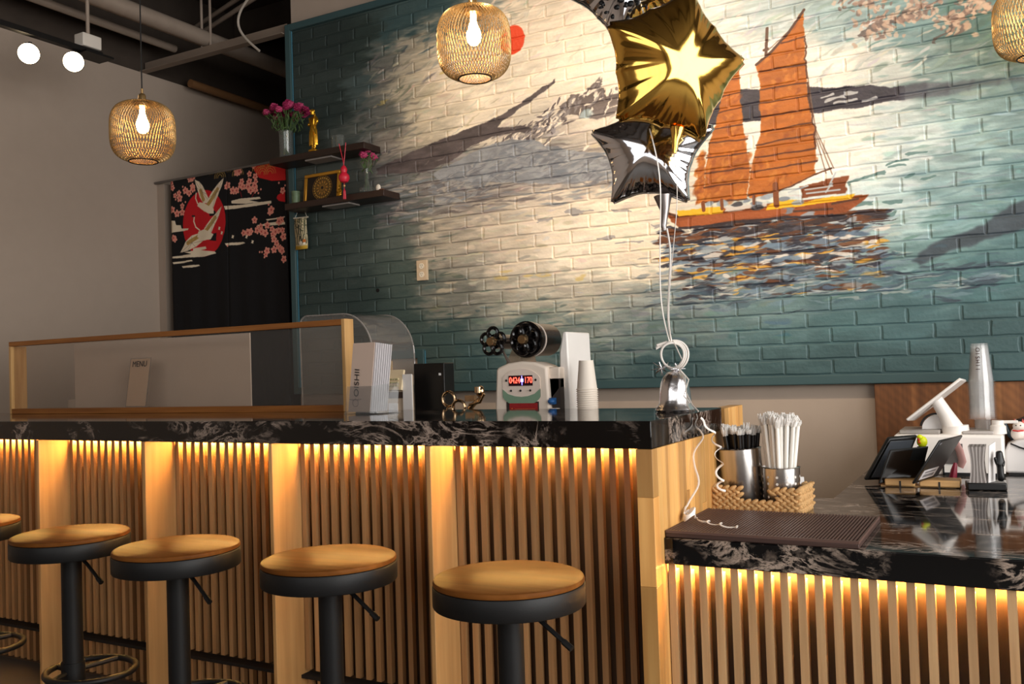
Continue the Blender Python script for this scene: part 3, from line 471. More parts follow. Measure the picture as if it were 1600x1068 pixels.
def paint_mandala():
    cv = Canvas(-.14, .14, -.1, .1, 900, (34, 26, 20), warp=.002)
    for q in np.linspace(.012, .074, 8): cv.line([(q*math.cos(t), q*math.sin(t)) for t in np.linspace(0, 2*PI, 40)], .003, (150, 108, 44), .9)
    for q in range(24):
        a = q*2*PI/24; cv.line([(.012*math.cos(a), .012*math.sin(a)), (.074*math.cos(a+.2), .074*math.sin(a+.2))], .003, (170, 124, 52), .8); cv.ell((.060*math.cos(a), .060*math.sin(a)), .006, .006, (190, 146, 64), .9)
    for q in range(12):
        a = q*2*PI/12; cv.ell((.036*math.cos(a), .036*math.sin(a)), .010, .005, (184, 132, 58), .9, 0, a)
    return cv.image('mandala_print')
def paint_scroll():
    cv = Canvas(-.05, .05, -.1, .1, 900, (206, 190, 150), warp=.004); r = random.Random(2)
    for _ in range(9): x = r.uniform(-.045, .045); cv.line([(x, .1), (x+r.gauss(0, .01), .0), (x+r.gauss(0, .02), -.06)], r.uniform(.004, .009), (58, 60, 50), .9, 1)
    for _ in range(60): cv.ell((r.uniform(-.05, .05), r.uniform(-.02, .09)), r.uniform(.003, .008), r.uniform(.002, .005), r.choice([(52, 56, 46), (84, 90, 60), (224, 212, 180)]), .8, 1, r.uniform(0, 3))
    cv.poly([(-.05, -.1), (.05, -.1), (.05, -.075), (-.05, -.07)], (196, 156, 52), 1)
    cv.ell((.022, -.045), .016, .012, (196, 110, 50)); cv.ell((.02, -.06), .012, .008, (236, 226, 206)); cv.ell((-.01, -.055), .016, .012, (232, 224, 206))
    return cv.image('scroll_print')
# ------------------------------------------------------------------ the setting
M_wall = mat('wall_paint', (170, 153, 138), .75, var=.02, bump=.04, bscale=180)
M_dark = mat('ceiling_and_unlit_hall_paint', (60, 50, 42), .85, var=.1)  # also used on the hall walls to colour in their lack of light
M_floor = mat('floor_concrete', (96, 88, 80), .45, var=.12, scale=3)
M_trimteal = mat('teal_trim', (58, 82, 84), .5, var=.03, bump=.05, bscale=90)
W_left, W_back, W_right, W_front, H = -4.37, 2.03, 4.0, -6.0, 4.05
struct(MB().box(-4.6, 4.2, -6.2, 5.2, -.1, 0).build('floor', M_floor))
struct(MB().box(-4.6, 4.2, -6.2, 5.2, H, H+.1).build('ceiling', M_dark))
wl = struct(MB().box(W_left-.12, W_left, -6.2, 5.2, 0, 3.36).build('wall_left', M_wall))
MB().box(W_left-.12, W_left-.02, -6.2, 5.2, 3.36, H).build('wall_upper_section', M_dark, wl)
struct(MB().box(W_left, -3.05, 5.0, 5.12, 0, H).build('wall_hall_end', M_dark))  # dark colour stands in for the hall having no light
struct(MB().box(-3.05, W_right, W_back, W_back+.14, 0, H).build('wall_back', M_wall))
struct(MB().box(-3.05, -2.95, W_back+.14, 5.0, 0, H).build('wall_hall_side', M_dark))  # unlit hall: its shade is put into this wall's colour
def window_wall(name, horiz, pos, a0, a1, openings, z0, z1, first):
    m = MB(); cuts = sorted(openings); e = a0
    def bx(p, q, za, zb): m.box(*((p, q, min(pos, pos+.12*(1 if pos > 0 else -1)), max(pos, pos+.12*(1 if pos > 0 else -1)), za, zb) if horiz else (min(pos, pos+.12), max(pos, pos+.12), p, q, za, zb)))
    for p, q in cuts:
        bx(e, p, 0, H); bx(p, q, 0, z0); bx(p, q, z1, H); e = q
    bx(e, a1, 0, H); struct(m.build(name, M_wall))
    for k, (p, q) in enumerate(cuts):
        f = MB(); g = MB(); c = pos+.06*(1 if pos > 0 else -1); mid = (p+q)/2
        def fb(u0, u1, za, zb, t=.03):
            f.box(*((u0, u1, c-t, c+t, za, zb) if horiz else (c-t, c+t, u0, u1, za, zb)))
        fb(p, q, z0, z0+.06); fb(p, q, z1-.06, z1); fb(p, p+.06, z0+.06, z1-.06); fb(q-.06, q, z0+.06, z1-.06); fb(mid-.03, mid+.03, z0+.06, z1-.06)
        w = struct(f.build('window_%d' % (first+k), mat('window_frame_black', (28, 28, 30), .4)))
        for u0, u1 in ((p+.06, mid-.03), (mid+.03, q-.06)):
            MB().box(*((u0, u1, c-.004, c+.004, z0+.06, z1-.06) if horiz else (c-.004, c+.004, u0, u1, z0+.06, z1-.06))).build('pane', clear('window_glass', opac=.01, ior=1.3), w)
window_wall('wall_right', False, W_right, -6.0, 2.17, [(-4.1, -1.6), (-1.4, 1.1)], .5, 3.6, 1)
window_wall('wall_front', True, W_front, W_left, W_right, [(-2.2, -.4), (-.2, 1.6), (1.8, 3.6)], 1.35, 3.5, 3)

# ------------------------------------------------------------------ brick panel with the mural
ref = bpy.data.objects.new('mural_panel', None); COL.objects.link(ref); ref.empty_display_size = .1
struct(ref, 'teal brick panel painted with a snowy mountain, lake and orange-sailed junk', 'mural')
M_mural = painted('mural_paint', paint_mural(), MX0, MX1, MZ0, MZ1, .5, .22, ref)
PL, PT, PB, PR = -3.014, 3.372, 1.143, 1.62      # brick field
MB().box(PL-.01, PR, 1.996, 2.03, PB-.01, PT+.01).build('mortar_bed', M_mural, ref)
def brick_mesh(L, Hh, seed):
    r = random.Random(seed); m = MB(); b = .0045; j = lambda: r.uniform(-.0022, .0022)
    o = [(0+j(), 0+j()), (L+j(), 0+j()), (L+j(), Hh+j()), (0+j(), Hh+j())]
    mid = [(L*.3, j()), (L*.7, j()), (L+j(), Hh*.5), (L*.7, Hh+j()), (L*.3, Hh+j()), (j(), Hh*.5)]
    ring = [o[0], mid[0], mid[1], o[1], mid[2], o[2], mid[3], mid[4], o[3], mid[5]]
    cx, cz = L/2, Hh/2; back = [(x, .014, z) for x, z in ring]; fr = []
    front = [(x+(b if x < cx*.5 else -b if x > cx*1.5 else 0), -.010+r.uniform(-.0008, .0008), z+(b if z < cz*.7 else -b if z > cz*1.3 else 0)) for x, z in ring]
    side = [(x, -.007, z) for x, z in ring]
    n = len(ring); m.add(back+side+front, [(i, (i+1) % n, n+(i+1) % n, n+i) for i in range(n)] + [(n+i, n+(i+1) % n, 2*n+(i+1) % n, 2*n+i) for i in range(n)] + [tuple(2*n+i for i in range(n))])
    return m
BL, BH, GAP = .2135, .0716, .0085
kinds = [brick_mesh(BL-GAP, BH-GAP, k).mesh('brick', M_mural, True, 24) for k in range(8)]
places = []; rows = int((PT-PB)/BH)+1
for j in range(rows):
    z = PB + .006 + j*BH; x = -.2826 + GAP/2 + (0 if j % 2 == 0 else BL/2); x -= math.ceil((x-PL)/BL)*BL
    while x < PR:
        a, b = max(x, PL+.004), min(x+BL-GAP, PR); zt = min(BH-GAP, PT-.004-z)
        if b-a > .012 and zt > .012: places.append((a, b, z, zt, abs((b-a)-(BL-GAP)) < 1e-4 and zt > BH-GAP-1e-4))
        x += BL
camp = cam.matrix_world.translation
def seen(p):
    a, b, z, zt, _ = p; q = Vector(((a+b)/2, 1.98, z+zt/2))-camp; d = q.dot(fw); u = 800+1425*q.dot(rx)/d; v = 534+1425*q.dot(dn)/d
    return (0 if (-60 < u < 1660 and -30 < v < 640) else 1, d)
places.sort(key=seen)
rest = MB(); single = 0
for i, (a, b, z, zt, full) in enumerate(places):
    if i < 300:
        me = kinds[i % 8] if full else brick_mesh(b-a, zt, i).mesh('brick', M_mural, True, 24)
        o = link_obj('brick', me, ref); o.location = (a, 2.0, z)
    else:
        q = brick_mesh(b-a, zt, i); rest.add([(x+a, y+2.0, zz+z) for x, y, zz in q.v], q.f)
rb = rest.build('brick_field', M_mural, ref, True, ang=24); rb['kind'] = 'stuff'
fr = MB().box(-3.056, -3.014, 1.972, 2.03, 1.10, 3.415); fr.build('frame_side', M_trimteal, ref, bevel=.004)
MB().box(-3.014, PR, 1.972, 2.03, PT, 3.415).build('frame_top', M_trimteal, ref, bevel=.004)
MB().box(-3.014, PR, 1.972, 2.03, 1.10, PB).build('frame_bottom', M_trimteal, ref, bevel=.004)
MB().box(-3.0135, -3.0095, 1.9865, 1.99, PB, PT).build('tape_edge', mat('blue_tape', (74, 130, 152), .6), ref, label='thin line of blue masking tape along the frame')
MB().box(-2.12, -2.076, 1.968, 2.0, PB, 1.30).build('notch_frame', M_trimteal, ref, bevel=.003)
MB().box(-2.36, -2.076, 1.968, 2.0, 1.295, 1.345).build('notch_frame', M_trimteal, ref, bevel=.003)
MB().box(-2.38, -2.12, 1.984, 1.99, PB, 1.295).build('notch_back', M_wall, ref, label='beige wall showing in the notch')
MB().box(-2.076, -2.072, 1.984, 1.987, PB, 1.335).build('tape_edge', mat('blue_tape', (74, 130, 152), .6), ref)
MB().box(-2.36, -2.30, 1.93, 1.98, 1.15, 1.285).build('notch_board', wood('pine', (214, 170, 108), (236, 198, 138)), ref, label='small pine board in the notch')

# wooden board on the wall above the return counter
o = MB().box(.318, 1.6, 1.985, 2.028, .742, 1.098).build('backsplash_board', wood('rough_sawn', (84, 50, 24), (150, 98, 54), (120, 74, 38), .55, 'z', .7, 10, saw=True, rvar=0), bevel=.003)
tag(o, 'rough sawn brown board against the wall behind the till', 'wall board')

# ------------------------------------------------------------------ bar
G = granite()
P1 = wood('slat_pine', (150, 108, 68), (186, 142, 96), (168, 124, 80), 1.0, 'z', .5, 12, rvar=.14)
P2 = wood('fin_pine', (176, 130, 78), (214, 166, 108), (196, 148, 92), .7, 'z', .5, 7, rvar=.12)
P3 = wood('low_slat_pine', (164, 128, 88), (196, 160, 116), (182, 144, 102), 1.0, 'z', .5, 12, rvar=.10)
P4 = wood('stave_maple', (176, 120, 62), (226, 176, 106), (206, 152, 86), .6, 'z', .42, 8, rvar=.34)
BLK = mat('black_backing', (26, 18, 12), .8); BKB = wood('brown_backing', (58, 38, 22), (82, 56, 32), None, .7, 'z', .7, 6, rvar=0)
LED = mat('led_light', (255, 190, 90), .5, emit=((255, 196, 108), 340))
o = MB().box(-4.35, 0, 0, .68, .991, 1.067).build('bar_countertop', G, bevel=.0025); tag(o, 'long black veined granite bar top at standing height', 'countertop')
bar = thing('slatted_bar', 'tall slatted wooden bar front with plank dividers and warm strip light', 'bar', (-2, .14, 0))
def P(o, ax=2, ay=-.14): o.matrix_parent_inverse = Matrix.Translation((ax, ay, 0)); return o
fins = [-4.58, -3.942, -3.299, -2.6595, -2.0225, -1.386, -.7362]
fins = [f for f in fins if f > -4.37]
finw = .0165
for f in fins: P(MB().box(f, f+finw, .002, .166, 0, .990).build('divider_plank', P2, bar, bevel=.0015, seg=1))
sl = MB().box(0, .019, 0, .020, .185, .972).box(0, .019, 0, .005, .972, .9895).mesh('slat', P1); sl2 = MB().box(0, .019, 0, .020, .02, .160).mesh('slat', P1)
edges = [-4.35] + fins + [-.0462]
for a, b in zip(edges[:-1], edges[1:]):
    a += finw; n = int((b-a)/.0443)
    for k in range(n):
        x = a+.004+k*.0443
        if x+.019 > b: continue
        o = P(link_obj('slat', sl, bar)); o.location = (x, .14, 0)
        o = P(link_obj('slat', sl2, bar)); o.location = (x, .148, 0)
    P(MB().box(a, b, .12, .17, .160, .172).build('foot_ledge', BLK, bar, label='dark ledge between upper and lower slats'))
    s = P(MB().box(a+.01, b-.006, .148, .160, .981, .987).build('led_strip', LED, bar, label='warm glowing strip light under the bar top'))
P(MB().box(-4.35, -.046, .176, .19, 0, .990).build('backing_panel', BKB, bar, label='dark panel behind the slats'))
# end panel of glued staves
endp = thing('bar_end_wall', 'end panel of the bar glued from upright wooden staves', 'end panel', (-.023, .47, 0))
y = 0.0; r = random.Random(4); first = True; k = 0
while y < .95:
    w = .044 if first else r.uniform(.022, .05); w = min(w, .95-y)
    top = .9905 if y < .682 else 1.062
    z = 0; cuts = [0] + (([.28, .62, .86] if first else [r.uniform(.1, .9)]) if top < 1.2 else []) + [top]
    for z0, z1 in zip(cuts[:-1], cuts[1:]):
        if y < .68 < y+w: w = .6805-y
        P(MB().box(-.0462, 0, y+.0003, y+w-.0003, z0+.0003, z1-.0003).build('stave', P4, endp, bevel=.0006, seg=1), .023, -.47)
    y += w; first = False
# worktop behind the bar
o = MB().box(-4.35, -.05, .19, 1.25, .84, .875).build('prep_counter', mat('steel_brushed', (150, 150, 150), .35, .9)); tag(o, 'lower steel prep counter behind the bar top', 'counter')
o = MB().box(-4.35, -.05, .5, 1.22, 0, .84).build('prep_cabinet', mat('grey_cabinet', (120, 116, 112), .6)); tag(o, 'plain grey cabinet under the prep counter behind the bar', 'cabinet')

# ------------------------------------------------------------------ low counter and its return
o = MB().prism([(.0, .07), (1.75, .07), (1.75, 1.985), (.305, 1.985), (.305, .92), (.0, .92)], .072, (0, 0, .670), (1, 0, 0), (0, 1, 0), (0, 0, 1)).build('low_countertop', granite('granite_low', 1.0, (172, 154, 140), .44), bevel=.0025)
tag(o, 'low black granite counter top with cream veins, right of the bar', 'countertop')
lowb = thing('slatted_counter', 'low slatted wooden counter front glowing under its granite edge', 'counter base', (.9, .1, 0))
def Q(o): o.matrix_parent_inverse = Matrix.Translation((-.9, -.1, 0)); return o
sl3 = MB().box(0, .0205, 0, .034, .0, .650).box(0, .0205, 0, .006, .650, .669).mesh('slat', P3)
for k in range(40):
    o = Q(link_obj('slat', sl3, lowb)); o.location = (.003+k*.0434, .088, 0)
Q(MB().box(.001, 1.75, .136, .15, 0, .669).build('backing_panel', BKB, lowb, label='dark panel behind the slats'))
Q(MB().box(.01, 1.74, .098, .112, .6658, .669).build('led_strip', LED, lowb, label='warm glowing strip light under the counter edge'))
Q(MB().box(.31, 1.74, .15, 1.98, 0, .669).build('cabinet_body', mat('grey_cabinet', (120, 116, 112), .6), lowb))

# ------------------------------------------------------------------ stools
SEAT = wood('seat_wood', (84, 48, 19), (126, 77, 34), (104, 62, 26), .8, 'x', .38, 6, 0, rvar=.06); SEAT.node_tree.nodes['Principled BSDF'].inputs['Specular IOR Level'].default_value = .03
IRON = mat('black_iron', (15, 15, 16), .5, .0, .35, var=.05, bump=.03, bscale=300)
def make_stool():
    t = thing('bar_stool', '', 'stool')
    MB().lathe([(.170, .7245), (.1765, .7265), (.1775, .731), (.175, .737), (.169, .7395)], 64).build('seat', SEAT, t, True)
    MB().lathe([(.165, .676), (.1765, .676), (.1785, .679), (.1785, .7205), (.1765, .7245), (.165, .7245)], 64).build('seat_rim', IRON, t, True, label='black iron rim under the wooden seat')
    c = MB(); c.lathe([(.031, .24), (.031, .672), (.06, .672), (.06, .676)], 28); c.lathe([(.024, .02), (.024, .24)], 24); c.build('column', IRON, t, True)
    c = MB(); c.tube([(.03, .0, .672), (.085, -.012, .648), (.165, -.03, .603)], .0055, 8); c.tube([(.150, -.027, .6115), (.172, -.0315, .599)], .0075, 8); c.build('lever', IRON, t, True)
    ring = [(.05+.140*math.cos(a), .025+.128*math.sin(a), .30) for a in [2*PI*i/48 for i in range(48)]]
    c = MB().tube(ring, .0105, 10, closed=True); c.tube([(0, 0, .30), (-.088, .01, .30)], .009, 8); c.tube([(0, -.02, .30), (.03, -.102, .30)], .009, 8); c.tube([(0, .02, .30), (.03, .151, .30)], .009, 8)
    c.lathe([(.036, .27), (.036, .33)], 24); c.build('footrest', IRON, t, True)
    MB().lathe([(.20, .0), (.20, .008), (.17, .02), (.06, .035), (.03, .045)], 48).build('base', IRON, t, True)
    return t
st = make_stool()
for i, (x, y, rz, lb) in enumerate(((-.188, -.474, 0, 'round wooden bar stool nearest the low counter, its whole seat in view'), (-.745, -.45, .05, 'round wooden bar stool second from the low counter'),
        (-1.291, -.476, -.04, 'round wooden bar stool third from the low counter, footrest ring showing'), (-1.815, -.445, .06, 'round wooden bar stool fourth from the low counter, before the glass screen'), (-2.44, -.42, 0, 'bar stool farthest from the low counter, only its seat edge in view'))):
    o = st if i == 0 else dup(st)
    o.location = (x, y, 0); o.rotation_euler = (0, 0, rz); o['label'] = lb; o['group'] = 'wooden bar stools along the bar'
# ------------------------------------------------------------------ pendants
BRASS = mat('brass_mesh', (196, 160, 106), .38, .75, bump=0)
SOCK = mat('brass_socket', (206, 170, 116), .3, .9)
CORD = mat('black_cord', (16, 14, 13), .6)
BULB = mat('bulb_glow', (255, 214, 150), .3, emit=((255, 206, 138), 26))
def shade_r(t):   # t 0 top .. 1 bottom -> radius, height below the top
    n = 3.2; a = PI/2*(1-2*t)
    c, s = abs(math.cos(a)), math.sin(a)
    return .148*c**(2/n), -.142*(1-math.copysign(abs(s)**(2/n), s))
def make_pendant():
    t = thing('pendant_lamp', '', 'pendant lamp'); RT = .152
    prof = [];
    for i in range(29):
        q = i/28; r_, z_ = shade_r(.02+.96*q); prof.append((max(r_, .03 if q < .5 else .066), z_))
    # keep only the side from the small top hole to the larger bottom ring
    prof = [p for p in prof]
    m = MB(); N_, M_ = 66, len(prof)
    for fam in (1, -1):
        for k in range(N_):
            pts = []
            for j, (r_, z_) in enumerate(prof):
                a = 2*PI*k/N_ + fam*j/(M_-1)*1.25; pts.append((r_*math.cos(a), r_*math.sin(a), z_))
            m.tube(pts, .00125, 3, cap=False)
    m.build('shade', BRASS, t, True, label='brass wire mesh shade')
    ring = lambda rr, z, th: MB().tube([(rr*math.cos(2*PI*i/40), rr*math.sin(2*PI*i/40), z) for i in range(40)], th, 6, closed=True)
    ring(.066, prof[-1][1], .003).build('bottom_ring', mat('dark_ring', (40, 30, 20), .5, .6), t, True); ring(.03, prof[0][1], .003).build('top_ring', BRASS, t, True)
    MB().lathe([(.036, -.022), (.036, -.006), (.018, .0), (.018, .032), (.014, .040), (.006, .044), (.006, .066)], 20).build('socket', SOCK, t, True)
    MB().lathe([(.0032, .06), (.0032, 1.9)], 8).build('cord', CORD, t, True)
    MB().lathe([(.012, -.022), (.013, -.05), (.020, -.072), (.0295, -.100), (.0305, -.116), (.026, -.134), (.015, -.146), (.003, -.149)], 20).build('bulb', BULB, t, True, label='glowing clear filament bulb')
    return t
pd = make_pendant()
for i, (x, y, z, lb) in enumerate(((-2.73, .62, 2.545, 'brass mesh pendant lamp hanging before the grey side wall'), (-.975, .78, 2.665, 'brass mesh pendant lamp hanging beside the painted red sun'), (0.992, 1.799, 2.661, 'brass mesh pendant lamp cut by the frame beside the cherry bough'))):
    o = pd if i == 0 else dup(pd)
    o.location = (x, y, z); o['label'] = lb; o['group'] = 'mesh pendant lamps over the bar'
for ch in list(bpy.data.objects):
    if ch.name.startswith('cord'): ch.scale.z = .72

# ------------------------------------------------------------------ ceiling services
PIPE = mat('grey_pipe', (158, 142, 128), .5, .2, var=.08)
def run(name, pts, rr, m, label, cat, n=14, grp=None): return tag(MB().tube(pts, rr, n).build(name, m, None, True), label, cat, grp)
run('ceiling_pipe', [(-3.82, -4, 3.5), (-3.80, 4.9, 3.5)], .052, PIPE, 'thickest grey pipe running under the dark ceiling toward the hall', 'pipe')
run('ceiling_pipe', [(-4.14, -4, 3.5), (-4.125, 2.05, 3.5)], .026, PIPE, 'thin grey pipe ending near the side wall, above the track lights', 'pipe')
run('ceiling_pipe', [(-4.02, -4, 3.56), (-4.0, 4.9, 3.56)], .026, PIPE, 'slim pale pipe between the thick pipe and the side wall', 'pipe')
run('ceiling_pipe', [(-3.0, -4, 3.72), (-3.0, 1.9, 3.72)], .055, PIPE, 'grey pipe near the top edge before the beige wall', 'pipe')
run('ceiling_pipe', [(-4.26, 2.3, 3.35), (-4.22, 4.9, 3.3)], .03, mat('rust_pipe', (120, 84, 52), .6), 'rusty pipe low along the dark hall wall', 'pipe')
ANG = mat('grey_steel', (138, 122, 108), .55, .2)
def angle(y, z, x0, x1, lb, h=.075):
    t = thing('steel_strut', lb, 'strut', ((x0+x1)/2, y, z))
    a = MB().box(x0, x1, y, y+.006, z, z+h).build('web', ANG, t); b = MB().box(x0, x1, y-.05, y, z, z+.006).build('flange', ANG, t)
    for o in (a, b): o.matrix_parent_inverse = Matrix.Translation((-(x0+x1)/2, -y, -z))
angle(2.0, 3.36, -4.37, -3.06, 'grey steel strut crossing low from the side wall to the mural corner')
for k, (z, y, lb) in enumerate(((3.80, 2.46, 'upper conduit of the pair crossing above the steel strut'), (3.73, 2.42, 'lower conduit of the pair crossing above the steel strut'))):
    run('conduit', [(-4.36, 2.42, z), (-3.06, 1.98, z-.02), (-1.6, 1.7, z-.04)], .016, PIPE, lb, 'conduit', 10)
for k, (x, lb) in enumerate(((-3.84, 'thin hanger rod nearer the side wall holding the strut'), (-3.76, 'thin hanger rod farther from the side wall holding the strut'))):
    run('hanger_rod', [(x, 2.03, 3.40), (x, 2.03, 4.05)], .009, PIPE, lb, 'rod', 8)
for k in range(7):
    tag(MB().box(-4.37, 3.9, -3.4+k*1.25, -3.34+k*1.25, 3.86, 4.05).build('ceiling_joist', M_dark), 'dark steel ceiling joist, %s in the row counted from the camera side' % ('first', 'second', 'third', 'fourth', 'fifth', 'sixth', 'seventh')[k], 'joist', 'ceiling joists')
CAB = mat('pale_cable', (170, 160, 148), .6)
def arc(p, q, sag, n=16, side=0): 
    p, q = Vector(p), Vector(q); return [tuple(p.lerp(q, i/n) + Vector((side*math.sin(PI*i/n), 0, -sag*math.sin(PI*i/n)))) for i in range(n+1)]
run('ceiling_cable', arc((-3.85, 2.2, 4.0), (-3.35, 2.0, 4.0), .22), .007, CAB, 'pale looped cable hanging from the ceiling deck', 'cable', 8)
run('ceiling_cable', arc((-3.8, 2.2, 4.0), (-3.37, 2.02, 4.02), .26), .006, CAB, 'second pale cable hanging beside the looped one', 'cable', 8)
run('ceiling_cable', arc((-3.18, 1.85, 3.62), (-3.2, 1.9, 3.26), -.02, 18, -.16), .008, CAB, 'white cable curling down beside the mural corner', 'cable', 8)

# ------------------------------------------------------------------ track lights
BLKM = mat('black_metal', (18, 17, 17), .45, .3)
tr = thing('light_track', 'black ceiling track carrying two round spot lamps', 'light track', (-3.68, .2, 3.1))
def T_(o): o.matrix_parent_inverse = Matrix.Translation((3.68, -.2, -3.1)); return o
T_(MB().box(-3.70, -3.66, -1.6, 1.12, 3.085, 3.115).build('rail', BLKM, tr)); T_(MB().box(-3.745, -3.615, .98, 1.16, 3.075, 3.087).build('end_plate', BLKM, tr))
T_(MB().box(-3.72, -3.64, .98, 1.1, 3.115, 3.19).build('power_box', mat('white_plastic', (214, 206, 196), .5), tr, bevel=.006, label='white power box on the track')); T_(MB().tube([(-3.68, 1.04, 3.19), (-3.68, 1.04, 4.04)], .011, 10).build('stem', PIPE, tr, True))
LAMPF = mat('lamp_face', (255, 236, 205), .3, emit=((255, 226, 180), 14))
for p, lb in (((-3.72, .706, 3.0), 'spot lamp on the ceiling track, farther from the white power box'), ((-3.642, .918, 3.0), 'spot lamp on the ceiling track, just under the white power box')):
    t = thing('spot_lamp', lb, 'spot lamp', p, 0, 'lit lamps on the track')
    d = (Vector((.4, -2.6, 1.3))-Vector(p)).normalized(); qd = d.to_track_quat('Z', 'Y'); 
    def ori(o, off=(0, 0, 0)): o.rotation_euler = qd.to_euler(); o.location = off
    ori(MB().lathe([(.024, -.12), (.03, -.115), (.033, -.06), (.054, -.01), (.058, .0), (.0575, .004)], 28).build('housing', mat('lamp_housing', (60, 52, 46), .5), t, True))
    ori(MB().lathe([(.0, .0045), (.05, .0045), (.0565, .0035)], 28, cap=False).build('lens', LAMPF, t, True, label='glowing round lens'))
    MB().tube([tuple(-d*.08), tuple(-d*.08+Vector((0, .0, .05))), (-d.x*.08-.0, -d.y*.08, .088)], .010, 8).build('arm', BLKM, t, True)

# ------------------------------------------------------------------ doorway curtain
t = thing('door_curtain', 'black split curtain printed with two cranes on a red sun', 'curtain', (-3.67, 2.06, 2.6))
NRM = painted('curtain_print', paint_noren(), NX0, NX1, NZ0, NZ1, .85, .05, ref)
def cloth(x0, x1, seed):
    m = MB(); r = random.Random(seed); nx, nz = 40, 40; ph = r.uniform(0, 6); 
    for j in range(nz+1):
        for i in range(nx+1):
            x = x0+(x1-x0)*i/nx; q = j/nz; z = 2.594-q*1.75
            m.v.append((x, 2.06+.006*math.sin(x*38+ph)*q*1.4+.004*math.sin(x*17+z*3)*q, z))
    for j in range(nz):
        for i in range(nx): a = j*(nx+1)+i; m.f.append((a, a+1, a+nx+2, a+nx+1))
    o = m.build('curtain_half', NRM, t, True); o.matrix_parent_inverse = Matrix.Translation((3.67, -2.06, -2.6))
    so = o.modifiers.new('cloth', 'SOLIDIFY'); so.thickness = .0025
cloth(-4.205, -3.672, 1); cloth(-3.669, -3.15, 2)
o = MB().tube([(-4.365, 2.06, 2.597), (-3.055, 2.06, 2.597)], .009, 10).build('curtain_rod', mat('grey_rod', (110, 104, 98), .45, .4), t, True); o.matrix_parent_inverse = Matrix.Translation((3.67, -2.06, -2.6))
tag(MB().box(-4.37, -4.30, 2.08, 2.14, 0, 2.59).build('trim_1', M_wall), 'beige door jamb beside the curtain', 'trim'); bpy.data.objects['trim_1']['kind'] = 'structure'

# ------------------------------------------------------------------ shelves and what stands on them
DKW = wood('dark_shelf', (30, 18, 13), (52, 32, 24), None, .8, 'x', .45, 8, rvar=.05)
def shelf(x0, x1, z, lb):
    t = thing('wall_shelf', lb, 'shelf', ((x0+x1)/2, 1.9, z), 0, 'dark floating shelves')
    MB().box(-(x1-x0)/2, (x1-x0)/2, -.075, .08, -.038, 0).build('board', DKW, t, bevel=.002)
    MB().box(-.10, .10, -.05, .05, -.046, -.038).build('bracket', mat('bracket_grey', (150, 142, 136), .6), t, label='pale bracket plate under the board')
S1, S2 = 2.545, 2.255
shelf(-3.07, -2.345, S1, 'upper dark floating shelf carrying flowers and the gold statue'); shelf(-2.955, -2.215, S2, 'lower dark floating shelf carrying the gold frame')
GL = clear('clear_glass', (238, 240, 238), .05, .03, 1.0, 1.5)
STEM = mat('flower_stem', (70, 96, 46), .6); PET = mat('carnation_pink', (138, 22, 70), .6, var=.2, scale=60); PET2 = mat('carnation_rose', (184, 66, 108), .6, var=.2, scale=60)
def bouquet(lb, loc, heads, spread, height, base, seed, cat='flowers', r0=.022):
    r = random.Random(seed); t = thing('carnation_bouquet', lb, cat, loc); m = MB()
    for k in range(heads):
        a = 2*PI*k/heads*2.4+r.uniform(0, .5); rr = spread*math.sqrt((k+.5)/heads); h = height*(1-.42*(rr/spread)**1.5)+r.uniform(-.012, .012)
        p = Vector((rr*math.cos(a)*1.1, rr*math.sin(a)*.75, base+h)); b = Vector((r.uniform(-.012, .012), r.uniform(-.012, .012), .012))
        m.tube([b, (p.x*.15, p.y*.15, base*.8), tuple(p*.7+Vector((0, 0, base*.32))), p], .0018, 5)
        for q in range(3): c = b.lerp(p, r.uniform(.55, .95)); m.ball(c+Vector((r.uniform(-.015, .015), r.uniform(-.01, .01), 0)), .0035, .0035, .018, 5, 4, Matrix.Rotation(r.uniform(-.9, .9), 3, 'X') @ Matrix.Rotation(r.uniform(-.9, .9), 3, 'Y'))
        f = MB(); s = r0*r.uniform(.8, 1.15)
        f.ball(p, s, s, s*.72, 14, 8, None, lambda th, al: 1+.22*math.sin(al*7+th*5)*math.sin(th)+.12*math.sin(al*4-th*9))
        f.build('flower', PET if r.random() < .65 else PET2, t)
    m.build('stems', STEM, t, True); return t
def vase(prof, loc, lb, n=20, cat='vase', name='glass_vase', fn=None, m=None):
    o = MB().lathe(prof, n, cap=False, fn=fn).build(name, m or GL, None, True); o.location = loc; return tag(o, lb, cat)
vase([(.0, .006), (.038, .006), (.040, .0), (.041, .0), (.043, .16), (.046, .168), (.042, .168), (.039, .16), (.037, .012), (0, .012)], (-2.985, 1.885, S1), 'cut glass vase of carnations at the end of the upper shelf', 24, fn=lambda r_, z, a: r_*(1+.03*math.sin(a*12)))
bouquet('large bunch of pink carnations in the glass vase on the upper shelf', (-2.985, 1.885, S1+.013), 34, .15, .165, .165, 2)
vase([(.0, .005), (.045, .004), (.05, .012), (.046, .034), (.022, .054), (.014, .07), (.013, .135), (.016, .15), (.014, .15), (.011, .135), (.012, .07), (.02, .056), (.043, .034), (.046, .012), (0, .008)], (-2.385, 1.895, S2), 'bulbous clear bud vase on the lower shelf', 24)
bouquet('small bunch of carnations in the bud vase on the lower shelf', (-2.385, 1.895, S2+.012), 7, .052, .11, .14, 5, r0=.019)
vase([(0, .004), (.024, .004), (.026, 0), (.0275, .085), (.0265, .085), (.024, .01), (0, .008)], (-2.61, 1.90, S1), 'clear drinking glass behind its twin on the upper shelf', 20, 'glass', 'drinking_glass')
vase([(0, .004), (.024, .004), (.026, 0), (.0275, .08), (.0265, .08), (.024, .01), (0, .008)], (-2.565, 1.885, S1), 'clear drinking glass nearer the shelf end on the upper shelf', 20, 'glass', 'drinking_glass')
